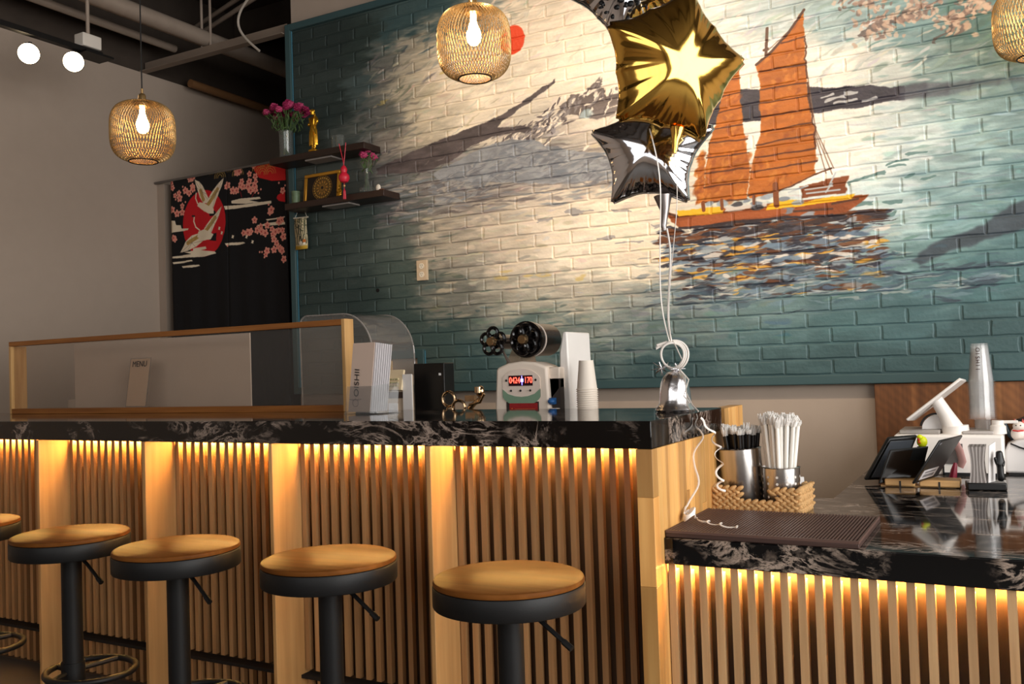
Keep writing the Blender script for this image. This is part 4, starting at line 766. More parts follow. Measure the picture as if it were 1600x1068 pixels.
# golden standing figure
GOLD = mat('gold_paint', (214, 158, 48), .28, .85, var=.1, scale=30, bump=.08, bscale=120)
def skin(name, verts, edges, radii, m, parent, sub=2):
    me = bpy.data.meshes.new(name); me.from_pydata(verts, edges, []); me.materials.append(m)
    o = bpy.data.objects.new(name, me); COL.objects.link(o); o.parent = parent
    md = o.modifiers.new('skin', 'SKIN'); md.use_smooth_shade = True
    for i, rr in enumerate(radii): me.skin_vertices[0].data[i].radius = rr if isinstance(rr, tuple) else (rr, rr)
    me.skin_vertices[0].data[0].use_root = True
    sm = o.modifiers.new('sub', 'SUBSURF'); sm.levels = sub; sm.render_levels = sub
    return o
t = thing('gold_statue', 'golden standing robed figure on the upper shelf', 'statue', (-2.765, 1.885, S1), R(-20))
MB().lathe([(.036, 0), (.038, .006), (.034, .012), (.036, .018), (.028, .024)], 28).build('plinth', GOLD, t, True)
V = [(0, 0, .135), (0, -.002, .165), (0, 0, .20), (0, 0, .226), (0, -.002, .238), (0, -.004, .256), (0, -.003, .272),
     (-.026, 0, .216), (-.036, -.004, .185), (-.020, -.022, .172), (-.004, -.030, .178), (.026, 0, .216), (.046, .002, .19), (.028, -.008, .160),
     (-.011, 0, .128), (-.012, -.002, .08), (-.012, 0, .034), (-.012, -.012, .028), (.011, 0, .128), (.012, -.003, .08), (.012, 0, .034), (.012, -.012, .028)]
E_ = [(0,1),(1,2),(2,3),(3,4),(4,5),(5,6),(2,7),(7,8),(8,9),(9,10),(2,11),(11,12),(12,13),(0,14),(14,15),(15,16),(16,17),(0,18),(18,19),(19,20),(20,21)]
RR = [(.026,.019),(.023,.017),(.026,.017),(.009,.009),(.012,.013),(.0165,.018),(.010,.011),.012,.009,.008,.007,.012,.009,.007,(.017,.016),.013,.009,.007,(.017,.016),.013,.009,.007]
skin('body', V, E_, RR, GOLD, t)
f = MB(); f.ball((0, -.020, .257), .003, .004, .005, 6, 5); f.ball((-.006, -.019, .262), .0025, .002, .0018, 6, 4); f.ball((.006, -.019, .262), .0025, .002, .0018, 6, 4); f.ball((0, -.019, .249), .004, .002, .0014, 6, 4); f.ball((-.0165, -.002, .257), .003, .004, .008, 6, 5); f.ball((.0165, -.002, .257), .003, .004, .008, 6, 5); f.build('face', GOLD, t, True)
f = MB().lathe([(.030, .05), (.031, .06), (.030, .10), (.028, .135), (.024, .15)], 24, cap=False, fn=lambda r_, z, a: r_*(1+.09*math.sin(a*9))*(.75 if abs(math.sin(a)) > .7 else 1)); f.tube([(-.02, -.016, .215), (0, -.022, .19), (.022, -.016, .155), (.03, -.006, .11)], .006, 6); f.tube([(.026, -.006, .216), (.034, -.008, .235)], .005, 6); f.build('robe', GOLD, t, True)
# lower shelf
t = thing('picture_frame', 'gold framed print of a round mandala on the lower shelf', 'picture frame', (-2.755, 1.93, S2), 0)
w_, h_ = .138, .186
GF = mat('gold_frame', (206, 148, 52), .35, .6)
for (a, b, c, d) in ((-w_, w_, 0, .02), (-w_, w_, h_-.02, h_)): MB().box(a, b, -.012, .012, c, d).build('frame_rail', GF, t, bevel=.004)
for (a, b) in ((-w_, -w_+.02), (w_-.02, w_)): MB().box(a, b, -.012, .012, .02, h_-.02).build('frame_stile', GF, t, bevel=.004)
pr_ = bpy.data.objects.new('print', MB().box(-w_+.02, w_-.02, -.003, .006, .02, h_-.02).mesh('print', None)); COL.objects.link(pr_); pr_.parent = t
rz_ = bpy.data.objects.new('print_centre', None)
MAND = painted('mandala_print', paint_mandala(), -.14, .14, -.007, .193, .6, .02); pr_.data.materials.append(MAND)
t.rotation_euler = (R(-6), 0, 0)
o = MB().lathe([(.0, 0), (.024, 0), (.025, .003), (.025, .066), (.027, .067), (.027, .078), (.0, .079)], 24).build('green_tin', mat('tin_green', (96, 116, 88), .45, .1, var=.2, scale=50), None, True); o.location = (-2.91, 1.875, S2); tag(o, 'small pale green tin beside the gold picture frame', 'tin')
t = thing('seated_figurine', 'tiny golden seated figurine beside the gold picture frame', 'figurine', (-2.575, 1.88, S2))
MB().lathe([(.026, 0), (.027, .006), (.020, .010)], 20).build('pedestal', GOLD, t, True)
skin('body', [(0, 0, .02), (0, 0, .036), (0, 0, .05), (0, 0, .06), (-.014, 0, .044), (-.016, -.008, .03), (-.004, -.014, .024), (.014, 0, .044), (.016, -.008, .03), (.004, -.014, .024), (-.016, -.006, .015), (.016, -.006, .015)],
     [(0,1),(1,2),(2,3),(2,4),(4,5),(5,6),(2,7),(7,8),(8,9),(0,10),(0,11)], [.012, .010, .008, .0075, .005, .004, .004, .005, .004, .004, .008, .008], GOLD, t, 1)
MB().lathe([(.006, .064), (.005, .070), (.0015, .080)], 10).build('crown_spire', GOLD, t, True)
t = thing('gourd_charm', 'red gourd charm with a tassel hanging at the shelf edge', 'charm', (-2.475, 1.80, 2.36)); RDM = mat('charm_red', (214, 40, 62), .35, var=.1)
MB().lathe([(.004, -.042), (.022, -.036), (.032, -.016), (.030, .002), (.016, .018), (.019, .030), (.019, .042), (.010, .056), (.003, .062)], 24).build('gourd', RDM, t, True, bevel=0)
c = MB().tube([(0, 0, .062), (-.006, 0, .10), (-.03, .0, .19)], .0025, 6); c.tube([(0, 0, .062), (.006, 0, .10), (.02, 0, .19)], .0025, 6); c.build('cord_loop', RDM, t, True)
c = MB(); r = random.Random(1)
for k in range(16): a = k*2*PI/16; c.tube([(0, 0, -.075), (.006*math.cos(a), .006*math.sin(a), -.09), (.008*math.cos(a), .008*math.sin(a), -.135)], .0014, 4)
c.build('tassel', RDM, t); MB().ball((0, 0, -.058), .007, .007, .009, 10, 6).build('bead', mat('bead_gold', (222, 170, 110), .3, .5), t, True); MB().tube([(0, 0, -.04), (0, 0, -.078)], .002, 6).build('tassel_cord', RDM, t)
# small charm at the shelf end
t = thing('shell_ornament', 'small white and brown ornament at the end of the lower shelf', 'ornament', (-2.285, 1.87, S2))
MB().ball((0, 0, .022), .016, .012, .022, 10, 8, None, lambda th, a: 1+.15*math.sin(a*5)).build('shell', mat('shell_white', (226, 218, 204), .5), t, True); MB().tube([(.012, 0, .008), (.03, -.01, .006), (.055, -.02, .004)], [.008, .007, .003], 8).build('tail', mat('shell_brown', (120, 72, 44), .6), t, True)
# hanging scroll
t = thing('wall_scroll', 'little hanging scroll with a golden hem under the shelves', 'scroll', (-2.946, 1.955, 2.088))
SCM = painted('scroll_print', paint_scroll(), -.05, .05, -.1, .1, .8, .03)
m = MB(); 
for j in range(13):
    z = .0-j*.195/12
    for x in (-.05, .05): m.v.append((x, -.004*math.sin(j*.5)-.004*(x > 0), z+.1))
for j in range(12): m.f.append((2*j, 2*j+1, 2*j+3, 2*j+2))
o = m.build('cloth', SCM, t, True); so = o.modifiers.new('thick', 'SOLIDIFY'); so.thickness = .002
MB().tube([(-.058, 0, .102), (.058, 0, .098)], .0045, 8).build('rod', mat('scroll_rod', (206, 196, 176), .5), t, True)
MB().tube([(-.05, 0, .102), (-.006, .012, .178), (.006, .012, .178), (.05, 0, .098)], .0016, 6).build('cord', mat('scroll_rod', (206, 196, 176), .5), t)
# outlet
t = thing('wall_outlet', 'pale double power outlet on the painted bricks', 'outlet', (-2.075, 1.982, 1.795)); OUT = mat('outlet_plate', (206, 182, 152), .4)
MB().box(-.036, .036, -.006, .01, -.058, .058).build('plate', OUT, t, bevel=.002)
for z in (-.024, .024):
    s = MB().lathe([(.0, 0), (.0165, 0), (.0165, .003), (0, .003)], 20).build('socket', mat('outlet_white', (232, 220, 200), .4), t, True); s.rotation_euler = (PI/2, 0, 0); s.location = (0, -.006, z)
    q = MB(); q.box(-.007, -.005, -.0096, -.0088, z+.001, z+.009); q.box(.005, .007, -.0096, -.0088, z+.001, z+.009); q.ball((0, -.009, z-.006), .0022, .0012, .0022, 8, 5); q.build('slot', BLKM, t)
h = MB().lathe([(.0, 0), (.012, 0), (.012, .003), (.0, .004)], 16).build('wall_hole', mat('hole_black', (14, 10, 8), .9), None, True); h.rotation_euler = (PI/2, 0, 0); h.location = (-2.40, 1.991, 1.703); tag(h, 'small dark drill hole in the painted bricks', 'hole')
# ------------------------------------------------------------------ on the bar top
ZB = 1.067
WHT = mat('white_plastic', (226, 220, 212), .4, var=.02); BLK2 = mat('black_plastic', (17, 17, 18), .35, var=.05); INK = mat('ink', (40, 34, 34), .7)
def root_fix(t):   # children written in world coordinates
    inv = Matrix.Translation(t.location).inverted()
    for c in t.children: c.matrix_parent_inverse = inv
# framed screen
SCW = wood('screen_frame', (128, 74, 28), (176, 112, 50), (150, 92, 38), 1.0, 'x', .5, 10, rvar=.12); SCE = wood('screen_post', (190, 142, 84), (222, 178, 118), None, 1.0, 'z', .5, 8, rvar=.05)
t = thing('glass_screen', 'long low wooden framed clear ribbed screen on the bar top', 'screen', (-2.62, .59, ZB))
X0, X1, Y0, Y1, ZT = -3.72, -1.497, .565, .622, 1.442
MB().box(X0+.016, X1-.016, Y0, Y0+.03, ZB, 1.094).build('bottom_rail', SCW, t, bevel=.002); MB().box(X0, X1-.016, Y0, Y0+.032, ZT-.024, ZT).build('top_rail', SCW, t, bevel=.002)
MB().box(X1-.018, X1, Y0, Y1, ZB, ZT+.001).build('post', SCE, t, bevel=.002); MB().box(X0, X0+.018, Y0, Y1+.03, ZB, ZT-.024).build('post', SCE, t, bevel=.002)
PAN = clear('ribbed_sheet', (232, 224, 216), .05, .12, .85, 1.4)
m = MB(); n = 74
for k in range(n):
    za = 1.094+(ZT-.024-1.094)*k/n; zb = 1.094+(ZT-.024-1.094)*(k+1)/n; m.v += [(X0+.018, Y0+.016-(.0012 if k % 2 else -.0012), za), (X1-.018, Y0+.016-(.0012 if k % 2 else -.0012), za)]
m.v += [(X0+.018, Y0+.016, ZT-.024), (X1-.018, Y0+.016, ZT-.024)]
for k in range(n): m.f.append((2*k, 2*k+1, 2*k+3, 2*k+2))
m.build('pane', PAN, t, True, ang=80, label='clear horizontally ribbed sheet'); root_fix(t)
o = MB().plate((-3.51, .80, .876), (-2.245, .80, .876), (-2.245, .80, 1.425), (-3.51, .80, 1.425), .006).build('white_board', mat('board_white', (214, 200, 188), .5, var=.02)); tag(o, 'large white board standing behind the wooden framed screen', 'board')
o = MB().lathe([(.0, 0), (.05, 0), (.062, .25), (.058, .25), (.047, .01), (0, .01)], 24).build('white_tub', mat('tub_white', (222, 208, 196), .4), None, True); o.location = (-3.66, .93, .876)
tag(o, 'white tub behind the left end of the framed screen', 'tub')
# menu stand
t = thing('menu_stand', 'clear leaning stand with a menu card behind the screen', 'menu stand', (-2.86, .64, ZB))
AC = clear('acrylic', (236, 236, 236), .06, .03, .9, 1.45)
MB().plate((-.075, .012, .012), (.075, .012, .012), (.075, .05, .262), (-.075, .05, .262), .003).build('holder', AC, t); MB().box(-.075, .075, 0, .09, 0, .003).build('foot', AC, t)
MB().plate((-.068, .0105, .030), (.068, .0105, .030), (.068, .0465, .258), (-.068, .0465, .258), .0006).build('card', mat('card_cream', (212, 188, 166), .6, var=.02), t)
text('lettering', 'MENU', .040, INK, t, (0, .0395, .232), (R(81), 0, 0)).scale = (.95, 1, 1)
# leaflet holder
t = thing('leaflet_holder', 'clear holder full of pale folded leaflets at the screen end', 'leaflet holder', (-1.30, .40, ZB), R(-4))
LF = mat('leaflet_paper', (206, 182, 166), .55, var=.02)
for k in range(9):
    dx, dy = .009*k*.3, .009*k; MB().plate((-.058+dx, dy, .008), (.050+dx, dy, .008), (.072+dx, dy+.014, .268-.0012*k), (-.036+dx, dy+.014, .268-.0012*k), .0022).build('leaflet', LF if k == 0 else mat('leaflet_edge', (226, 222, 224), .5, var=.03), t)
m = MB(); m.plate((-.066, -.010, .004), (.056, -.010, .004), (.066, -.005, .105), (-.056, -.005, .105), .002); m.box(-.068, .11, -.014, .10, 0, .004); m.plate((.056, -.010, .004), (.104, .092, .004), (.112, .098, .115), (.066, -.005, .105), .002); m.build('holder', AC, t)
a_ = R(90-3); rot = (R(87), R(-85), 0)
text('lettering', 'OISHII', .034, INK, t, (-.012, -.0005, .118), rot).scale = (1.15, 1, 1)
em = MB().tube([(-.02+.014*math.cos(a), -.002, .042+.014*math.sin(a)) for a in [2*PI*i/24 for i in range(24)]], .0009, 4, closed=True)
for a in (-.03, -.018, 0, .018, .03): em.tube([(-.02+a*.3, -.002, .052), (-.02+a, -.002, .062-abs(a)*.2)], .0007, 4)
em.build('emblem', mat('ink_brown', (120, 100, 96), .7), t)
m = MB()
for k in range(14): m.box(.036, .038, .006+.0006*k, .0066+.0006*k, .10+.007*k, .105+.007*k)
m.build('small_print', mat('ink_brown', (120, 100, 96), .7), t)
# balloon weight
SILV = mat('silver_foil', (228, 226, 228), .24, 1.0, var=.02, bump=.10, bscale=60)
t = thing('balloon_weight', 'silver foil bell weight tied with white ribbon at the bar end', 'balloon weight', (-.085, .46, ZB))
MB().lathe([(.0, 0), (.060, 0), (.064, .006), (.060, .014), (.052, .024), (.050, .045), (.047, .065), (.042, .09), (.035, .108), (.024, .122), (.012, .128)], 40, fn=lambda r_, z, a: r_*(1+.05*math.sin(a*10+z*90)*math.sin(z*130))).build('bell', SILV, t, True)
r = random.Random(9); m = MB()
for k in range(46):
    a = r.uniform(0, 6.28); q = r.uniform(.1, 1); d = Vector((math.cos(a)*q, math.sin(a)*q*.6, r.uniform(-.5, .6))).normalized()*r.uniform(.015, .034); c = Vector((-.042, 0, .138)) if k < 30 else Vector((.012, 0, .135)); m.tube([c, c+d], [.0016, .0008], 4)
m.build('foil_tuft', SILV, t)
RIB = mat('white_ribbon', (240, 232, 224), .35, var=.03)
m = MB()
for q, (rr, dy, dx) in enumerate(((.041, 0, 0), (.045, .006, .002), (.038, -.005, -.002))): m.tube([(dx+rr*math.cos(a), dy+.006*math.sin(a*2), .178+rr*1.05*math.sin(a)) for a in [2*PI*i/36 for i in range(36)]], .0034, 6, closed=True, flat=.5)
m.tube([(-.02, 0, .222), (-.05, -.01, .212), (-.055, -.008, .202), (-.03, 0, .214), (0, 0, .222)], .004, 6, flat=.5); m.tube([(.0, 0, .225), (.015, -.01, .2), (.03, -.005, .162), (.012, 0, .14)], .003, 6, flat=.5)
m.tube([(.02, -.01, .13), (.045, -.03, .11), (.052, -.045, .06), (.075, -.06, .022), (.098, -.075, .004)], .003, 6, flat=.5); m.tube([(.02, -.01, .135), (.055, -.025, .10), (.045, -.05, .05), (.066, -.06, .03)], .003, 6, flat=.5)
m.build('ribbon_loops', RIB, t, True, label='loops of white ribbon round the weight')

# ------------------------------------------------------------------ balloons
GOLDF = mat('gold_foil', (232, 186, 92), .11, 1.0, var=.03); SILF = mat('silver_mirror_foil', (218, 220, 226), .09, 1.0, var=.02)
def star_mesh(Rr, m, inner=.62, thick=.30, seed=1, pts=5, wr=1.0):
    r = random.Random(seed); NA, NR = 180, 26; mb = MB(); ph = [r.uniform(0, 6) for _ in range(8)]
    def outline(a):
        f = (a/(2*PI)*pts) % 1.0; q = abs(f-.5)*2      # 1 at a tip, 0 between tips
        A = Vector((1, 0)); B = Vector((math.cos(PI/pts), math.sin(PI/pts)))*inner; th = (1-q)*PI/pts
        d = Vector((math.cos(th), math.sin(th))); n = Vector((B.y-A.y, A.x-B.x)); s = A.dot(n)/d.dot(n)
        s = s*(1-.06*(1-q)*q*4)                        # sides bow inwards
        if q > .93: s *= 1-.07*((q-.93)/.07)**2         # blunt welded tips
        return s*Rr, q
    rings = {}
    for sgn in (1, -1):
        for j in range(NR+1):
            t_ = j/NR
            for i in range(NA):
                a = 2*PI*i/NA+PI/2-PI/pts*0; s, q = outline(2*PI*i/NA)
                w_ = t_**2.2; rr = (s*w_+Rr*.82*(1-w_))*t_; h = Rr*thick*(1-t_**2.2)**.66
                qs = .5+.5*math.cos(2*PI*i/NA*pts); h *= 1-.30*(1-qs)*min(1, t_*1.2)**2     # soft ridges towards the tips, valleys between
                h *= 1+.22*math.cos(2*PI*i/NA-2.2)*t_*(1-t_)*1.6; h += Rr*.035*math.sin(2*PI*i/NA*2+ph[5])*t_*t_*(1-t_)*3
                w = 0
                e = t_**5
                for k, fr_ in enumerate((31, 47, 67)): w += math.sin(2*PI*i/NA*fr_+ph[k]+sgn*k)*(.0036, .0024, .0012)[k]
                w += math.sin(t_*24+ph[4]+math.sin(2*PI*i/NA*3)*2)*.0016*(1-t_)
                h += w*e*wr*(1-t_**8)*1.6 + (0.002 if j < NR else 0)*0
                mb.v.append((rr*math.cos(a), -sgn*max(h, 0), rr*math.sin(a)))
    per = (NR+1)*NA
    for sg in range(2):
        for j in range(NR):
            for i in range(NA):
                i2 = (i+1) % NA; q = (sg*per+j*NA+i, sg*per+j*NA+i2, sg*per+(j+1)*NA+i2, sg*per+(j+1)*NA+i); mb.f.append(q if sg == 0 else q[::-1])
    return mb
def balloon(lb, loc, Rr, rot, m, seed, nm='star_balloon', **k):
    t = thing(nm, lb, 'balloon', loc); o = star_mesh(Rr, m, seed=seed, **k).build('envelope', m, t, True, ang=80); o.rotation_euler = rot
    return t
g = balloon('large shiny gold star foil balloon', (.075, .075, 2.035), .228, (R(9), R(11), R(44)), GOLDF, 3, inner=.74, thick=.40, wr=.6)
MB().tube([(.0, .02, -.165), (-.005, .015, -.20), (-.008, .01, -.235)], [.022, .011, .006], 10).build('neck', GOLDF, g, True)
s = balloon('silver star foil balloon behind the gold star', (-.117, .411, 1.90), .218, (R(3), R(4), R(11)), SILF, 5, inner=.64, thick=.28, wr=.8)
MB().tube([(.03, .01, -.15), (.035, .008, -.205), (.03, .006, -.245), (.033, .004, -.262)], [.03, .012, .010, .007], 10).build('neck', mat('grey_foil', (150, 142, 140), .3, .9), s, True)
c = balloon('silver foil balloon with dark flecks at the top edge', (-.118, .335, 2.415), .24, (R(0), R(195), R(14)), SILF, 8, inner=.68, thick=.36)
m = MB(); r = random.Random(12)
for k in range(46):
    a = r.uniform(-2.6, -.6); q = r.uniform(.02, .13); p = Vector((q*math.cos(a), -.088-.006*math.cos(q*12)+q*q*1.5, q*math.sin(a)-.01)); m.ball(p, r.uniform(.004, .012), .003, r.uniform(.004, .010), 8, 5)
m.build('room_reflection_flecks', BLK2, c, True, label='dark flecks for the room reflected in the foil')['kind'] = 'stuff'  # dark spots added to stand for the room mirrored in the foil
def string(lb, a, b, sag=.0, rr=.003):
    pts = [tuple(Vector(a).lerp(Vector(b), i/24)+Vector((.010*math.sin(i*.26)*sag, .004*math.sin(i*.5)*sag, 0))) for i in range(25)]
    tag(MB().tube(pts, rr, 6, flat=.5).build('balloon_ribbon', RIB, None, True), lb, 'ribbon', 'ribbons tying the balloons')
tie = (-.088, .455, 1.292)
string('white ribbon from the gold star balloon down to the weight', (.066, .085, 1.80), tie, 1, .0028)
string('white ribbon from the silver star balloon down to the weight', (-.074, .408, 1.645), tie, .8)
string('white ribbon passing over the silver star up to the flecked balloon', (-.03, .16, 1.90), (-.092, .452, 1.292), 1.6, .0032)
# curled ribbon tails
def curl(pts, turns, rad, rr=.0028, n=None):
    P_ = [Vector(p) for p in pts]; seg = len(P_)-1; out = []; n = n or int(turns*14)
    for i in range(n+1):
        q = i/n*seg; j = min(int(q), seg-1); p = P_[j].lerp(P_[j+1], q-j); a = 2*PI*turns*i/n; w = rad*min(1, 4*i/n)
        out.append((p.x+w*math.cos(a), p.y+w*.5*math.sin(a), p.z+.3*w*math.sin(a)))
    return out
o = MB().tube(curl([(.006, .385, 1.062), (.020, .36, 1.02), (.022, .33, .93), (.020, .25, .80), (.022, .20, .775)], 3.2, .014), .0034, 6, flat=.35)
for k in range(5): o.tube([(.028+.016*math.cos(a+k), .215+.02*math.sin(a+k), .776+.006*k*.7+.010*math.sin(a*1.3+k)) for a in [2*PI*i/16 for i in range(17)]], .0028, 5, flat=.4)
o.tube(curl([(.04, .22, .775), (.09, .18, .772), (.14, .15, .772), (.20, .125, .770)], 3.5, .011), .003, 6, flat=.4)
tag(o.build('curled_ribbon', RIB, None, True), 'curled white ribbon trailing down the end panel onto the ribbed mat', 'ribbon', 'curled ribbon tails')
o = MB().tube(curl([(.012, .41, 1.05), (.045, .44, .99), (.058, .43, .93), (.062, .42, .86), (.066, .42, .82)], 5.2, .012), .0034, 6, flat=.35)
tag(o.build('curled_ribbon', RIB, None, True), 'curled white ribbon hanging before the steel pot of black straws', 'ribbon', 'curled ribbon tails')

# ------------------------------------------------------------------ behind the bar, on the prep counter
ZP = .875
# clear rounded cover
t = thing('clear_cover', 'large clear rounded plastic cover behind the wooden screen', 'cover', (-1.78, .85, ZP)); CV = clear('cover_plastic', (226, 224, 222), .10, .06, 1.2, 1.5)
arcp = lambda cx, cz, rr, a0, a1, n=8: [(cx+rr*math.cos(R(a0+(a1-a0)*i/n)), cz+rr*math.sin(R(a0+(a1-a0)*i/n))) for i in range(n+1)]
poly = [(-.23, 0)] + arcp(-.19, .565, .05, 180, 92) + arcp(.045, .425, .185, 88, 0, 12) + [(.23, 0)]
inn = [(x*.965, z*.985) for x, z in poly]
m = MB()
for y0, y1 in ((0, .26),):
    for q in range(len(poly)-1):
        (a, b), (c_, d) = poly[q], poly[q+1]; m.add([(a, y0, b), (c_, y0, d), (c_, y1, d), (a, y1, b)], [(0, 1, 2, 3)])
m.f.append(tuple(len(m.v)+i for i in range(len(poly)))); m.v += [(x, 0, z) for x, z in poly]; m.f.append(tuple(len(m.v)+i for i in range(len(poly)))); m.v += [(x, .26, z) for x, z in poly]
m.build('shell', CV, t, True)
m = MB()
for y in (0, .26): m.tube([(x, y, z) for x, z in poly], .004, 6)
m.build('rim', clear('cover_rim', (232, 226, 220), .3, .05, 1.3, 1.5), t, True)
t.rotation_euler = (0, 0, R(-8))
# printer with keypad, black box
t = thing('label_printer', 'beige label printer with a keypad behind the leaflets', 'printer', (-1.395, .78, ZP), R(0)); BEI = mat('beige_plastic', (206, 186, 162), .5, var=.03)
MB().prism([(-.12, 0), (.022, 0), (.022, .332), (.015, .335), (-.12, .335)], .08).build('body', BEI, t, bevel=.004)
MB().plate((-.115, -.012, .268), (.03, -.012, .268), (.03, .012, .352), (-.115, .012, .352), .012).build('keypad', mat('keypad_cream', (226, 206, 170), .5), t, bevel=.002)
m = MB()
for i in range(7):
    for j in range(3): m.box(-.078+.0135*i, -.069+.0135*i, -.026+.0035*j, -.018+.0035*j, .284+.014*j, .291+.014*j)
m.build('keys', mat('key_green', (196, 186, 146), .5), t); MB().box(-.118, -.088, -.024, .0, .318, .345).build('red_label', mat('red_label', (190, 34, 60), .5), t)
MB().box(-.115, .03, -.004, .001, .236, .262).build('paper_slot', mat('slot_brown', (70, 54, 46), .6), t); MB().box(-.05, -.004, -.006, -.001, .215-.075, .215).build('paper_tag', mat('paper_white', (238, 234, 232), .6), t)
MB().box(-.10, -.012, -.002, .002, .06, .135).build('cassette', BLK2, t); MB().box(-.055, -.025, -.005, .0, .085, .125).build('green_light', mat('green_lamp', (20, 120, 60), .4, emit=((30, 150, 70), .25)), t)
o = MB().box(.0, .046, 0, .004, 0, .335).build('paper_sheet', mat('paper_white', (238, 234, 232), .6)); o.location = (-1.366, .77, ZP); tag(o, 'upright white paper strip beside the black box', 'paper')
t = thing('black_box', 'black boxed device behind the bar beside the white paper strip', 'device', (-1.335, .93, ZP))
MB().box(-.085, .072, 0, .08, 0, .378).build('case', BLK2, t, bevel=.003); MB().box(.045, .056, -.002, .001, .325, .335).build('sticker', mat('paper_white', (238, 234, 232), .6), t)
# metal tape dispenser
t = thing('tape_gun', 'brassy metal tape gun with two rings behind the bar', 'tape dispenser', (-1.165, .88, ZP)); CHR = mat('warm_chrome', (206, 176, 140), .16, 1.0)
ringp = lambda cx, cz, rr, cy=0: [(cx+rr*math.cos(a), cy, cz+rr*math.sin(a)) for a in [2*PI*i/32 for i in range(32)]]
MB().tube(ringp(-.045, .225, .030), .0065, 8, closed=True).build('ring', CHR, t, True); MB().tube(ringp(.015, .19, .030, -.02), .0065, 8, closed=True).build('ring', CHR, t, True)
m = MB(); m.tube([(-.04, 0, 0), (-.045, 0, .19)], .014, 10); m.tube([(.015, -.02, 0), (.015, -.02, .16)], .014, 10); m.tube([(.05, 0, .0), (.06, 0, .19), (.12, -.01, .235)], [.022, .014, .006], 10); m.build('handle', CHR, t, True)
m = MB(); m.box(.04, .085, -.012, .012, .215, .24); m.lathe([(.018, -.012), (.018, .012)], 16, .10, 0, .262); m.ball((.108, 0, .255), .020, .014, .024, 10, 8); m.tube([(.06, -.01, .20), (.115, -.015, .212), (.135, -.015, .245)], .006, 8); m.build('head', CHR, t, True)
# cup sealing machine
t = thing('cup_sealer', 'white cup sealing machine with two black film reels', 'sealing machine', (-.848, .85, ZP)); WM = mat('machine_white', (232, 216, 200), .38, var=.02)
hw = .120; top = [( -hw+.006, .345), (-hw+.02, .352), (-.06, .366), (0, .372), (.06, .366), (hw-.02, .352), (hw-.006, .345)]
MB().prism([(-hw-.018, 0), (hw+.012, 0)] + top[::-1], .12).build('housing', WM, t, bevel=.010, seg=3)
MB().prism([(hw+.005, 0), (hw+.03, 0), (hw+.03, .345), (hw-.006, .345)], .20, (0, .05, 0)).build('side_casing', WM, t, bevel=.008)
MB().prism([(.150, 0), (.190, 0), (.182, .30), (.178, .482), (.158, .482), (.142, .40), (.140, .30)], .22, (0, .06, 0)).build('column', mat('machine_white2', (238, 232, 226), .38, var=.02), t, bevel=.006)
MB().prism([(.10, .19), (.16, .26), (.16, .345), (.11, .345)], .05, (0, .02, 0)).build('brace', WM, t, bevel=.006)
ov = [(.088*math.cos(a), .268+.075*math.sin(a)) for a in [2*PI*i/36 for i in range(36)]]
ov = [(max(-.084, min(.084, x*1.12)), z) for x, z in ov]
MB().prism(ov, .004, (0, -.003, 0)).build('control_panel', mat('panel_cream', (226, 208, 194), .4), t)
lo = [p for p in ov if p[1] < .268]; lo = sorted(lo, key=lambda p: p[0]); cres = [(lo[0][0], .262)] + lo[1:-1] + [(lo[-1][0], .262)] + [(.06, .243), (.03, .234), (0, .231), (-.03, .234), (-.06, .243)]
MB().prism(cres, .004, (0, -.0045, 0)).build('green_band', mat('panel_green', (122, 150, 126), .4), t)
MB().box(-.054, .052, -.006, .0, .275, .316).build('display', mat('display_dark', (44, 12, 24), .2), t)
REDL = mat('led_red', (255, 70, 60), .4, emit=((255, 66, 50), 5)); BLUL = mat('led_blue', (120, 110, 255), .4, emit=((120, 110, 255), 5))
text('display_digits', '0424', .034, REDL, t, (-.027, -.0065, .296), (PI/2, 0, 0)).scale = (.72, 1, 1); text('display_digits', '170', .034, REDL, t, (.034, -.0065, .296), (PI/2, 0, 0)).scale = (.72, 1, 1)
m = MB(); m.box(.0, .012, -.0075, -.006, .290, .303); m.tube([(.006, -.007, .278), (.006, -.007, .314)], .0012, 5); m.build('blue_indicator', BLUL, t)
m = MB()
for x in (-.045, -.002, .042): m.ball((x, -.006, .256), .0045, .003, .0045, 8, 6)
for x in (-.066, .066): m.ball((x, -.005, .297), .005, .003, .005, 8, 6)
m.build('buttons', BLK2, t, True)
MB().box(-.07, .075, -.002, .004, .10, .212).build('opening', mat('opening_dark', (50, 40, 36), .6), t); MB().box(-.055, .07, -.005, -.001, .166, .206).build('warning_label', mat('label_red', (150, 30, 30), .5, var=.15, scale=60), t, label='dark red warning label')
m = MB(); m.prism([(-.050, .17), (-.036, .17), (-.043, .188)], .001, (0, -.0065, 0)); m.box(-.03, .06, -.0065, -.0055, .18, .184); m.box(.0, .064, -.0065, -.0055, .17, .177); m.build('label_print', mat('label_amber', (236, 150, 50), .5), t)
GLB = mat('gloss_black', (14, 12, 12), .12, var=.05)
def reel(x, z, rad, y0, nm, full):
    m = MB()
    for k in range(5 if not full else 6):
        a = 2*PI*k/(5 if not full else 6)+.3
        m.tube([(x+rad*.56*math.cos(a)+rad*.40*math.cos(b), y0, z+rad*.56*math.sin(a)+rad*.40*math.sin(b)) for b in [2*PI*i/18 for i in range(18)]], rad*.13, 7, closed=True)
    m.build(nm, GLB, t, True)
    k = MB().lathe([(.0, 0), (rad*.34, 0), (rad*.34, .03), (rad*.26, .04), (0, .04)], 18).build('hub', mat('hub_brass', (150, 124, 90), .25, .9), t, True); k.rotation_euler = (PI/2, 0, 0); k.location = (x, y0+.012, z)
reel(-.118, .455, .058, -.01, 'reel_flange', False)
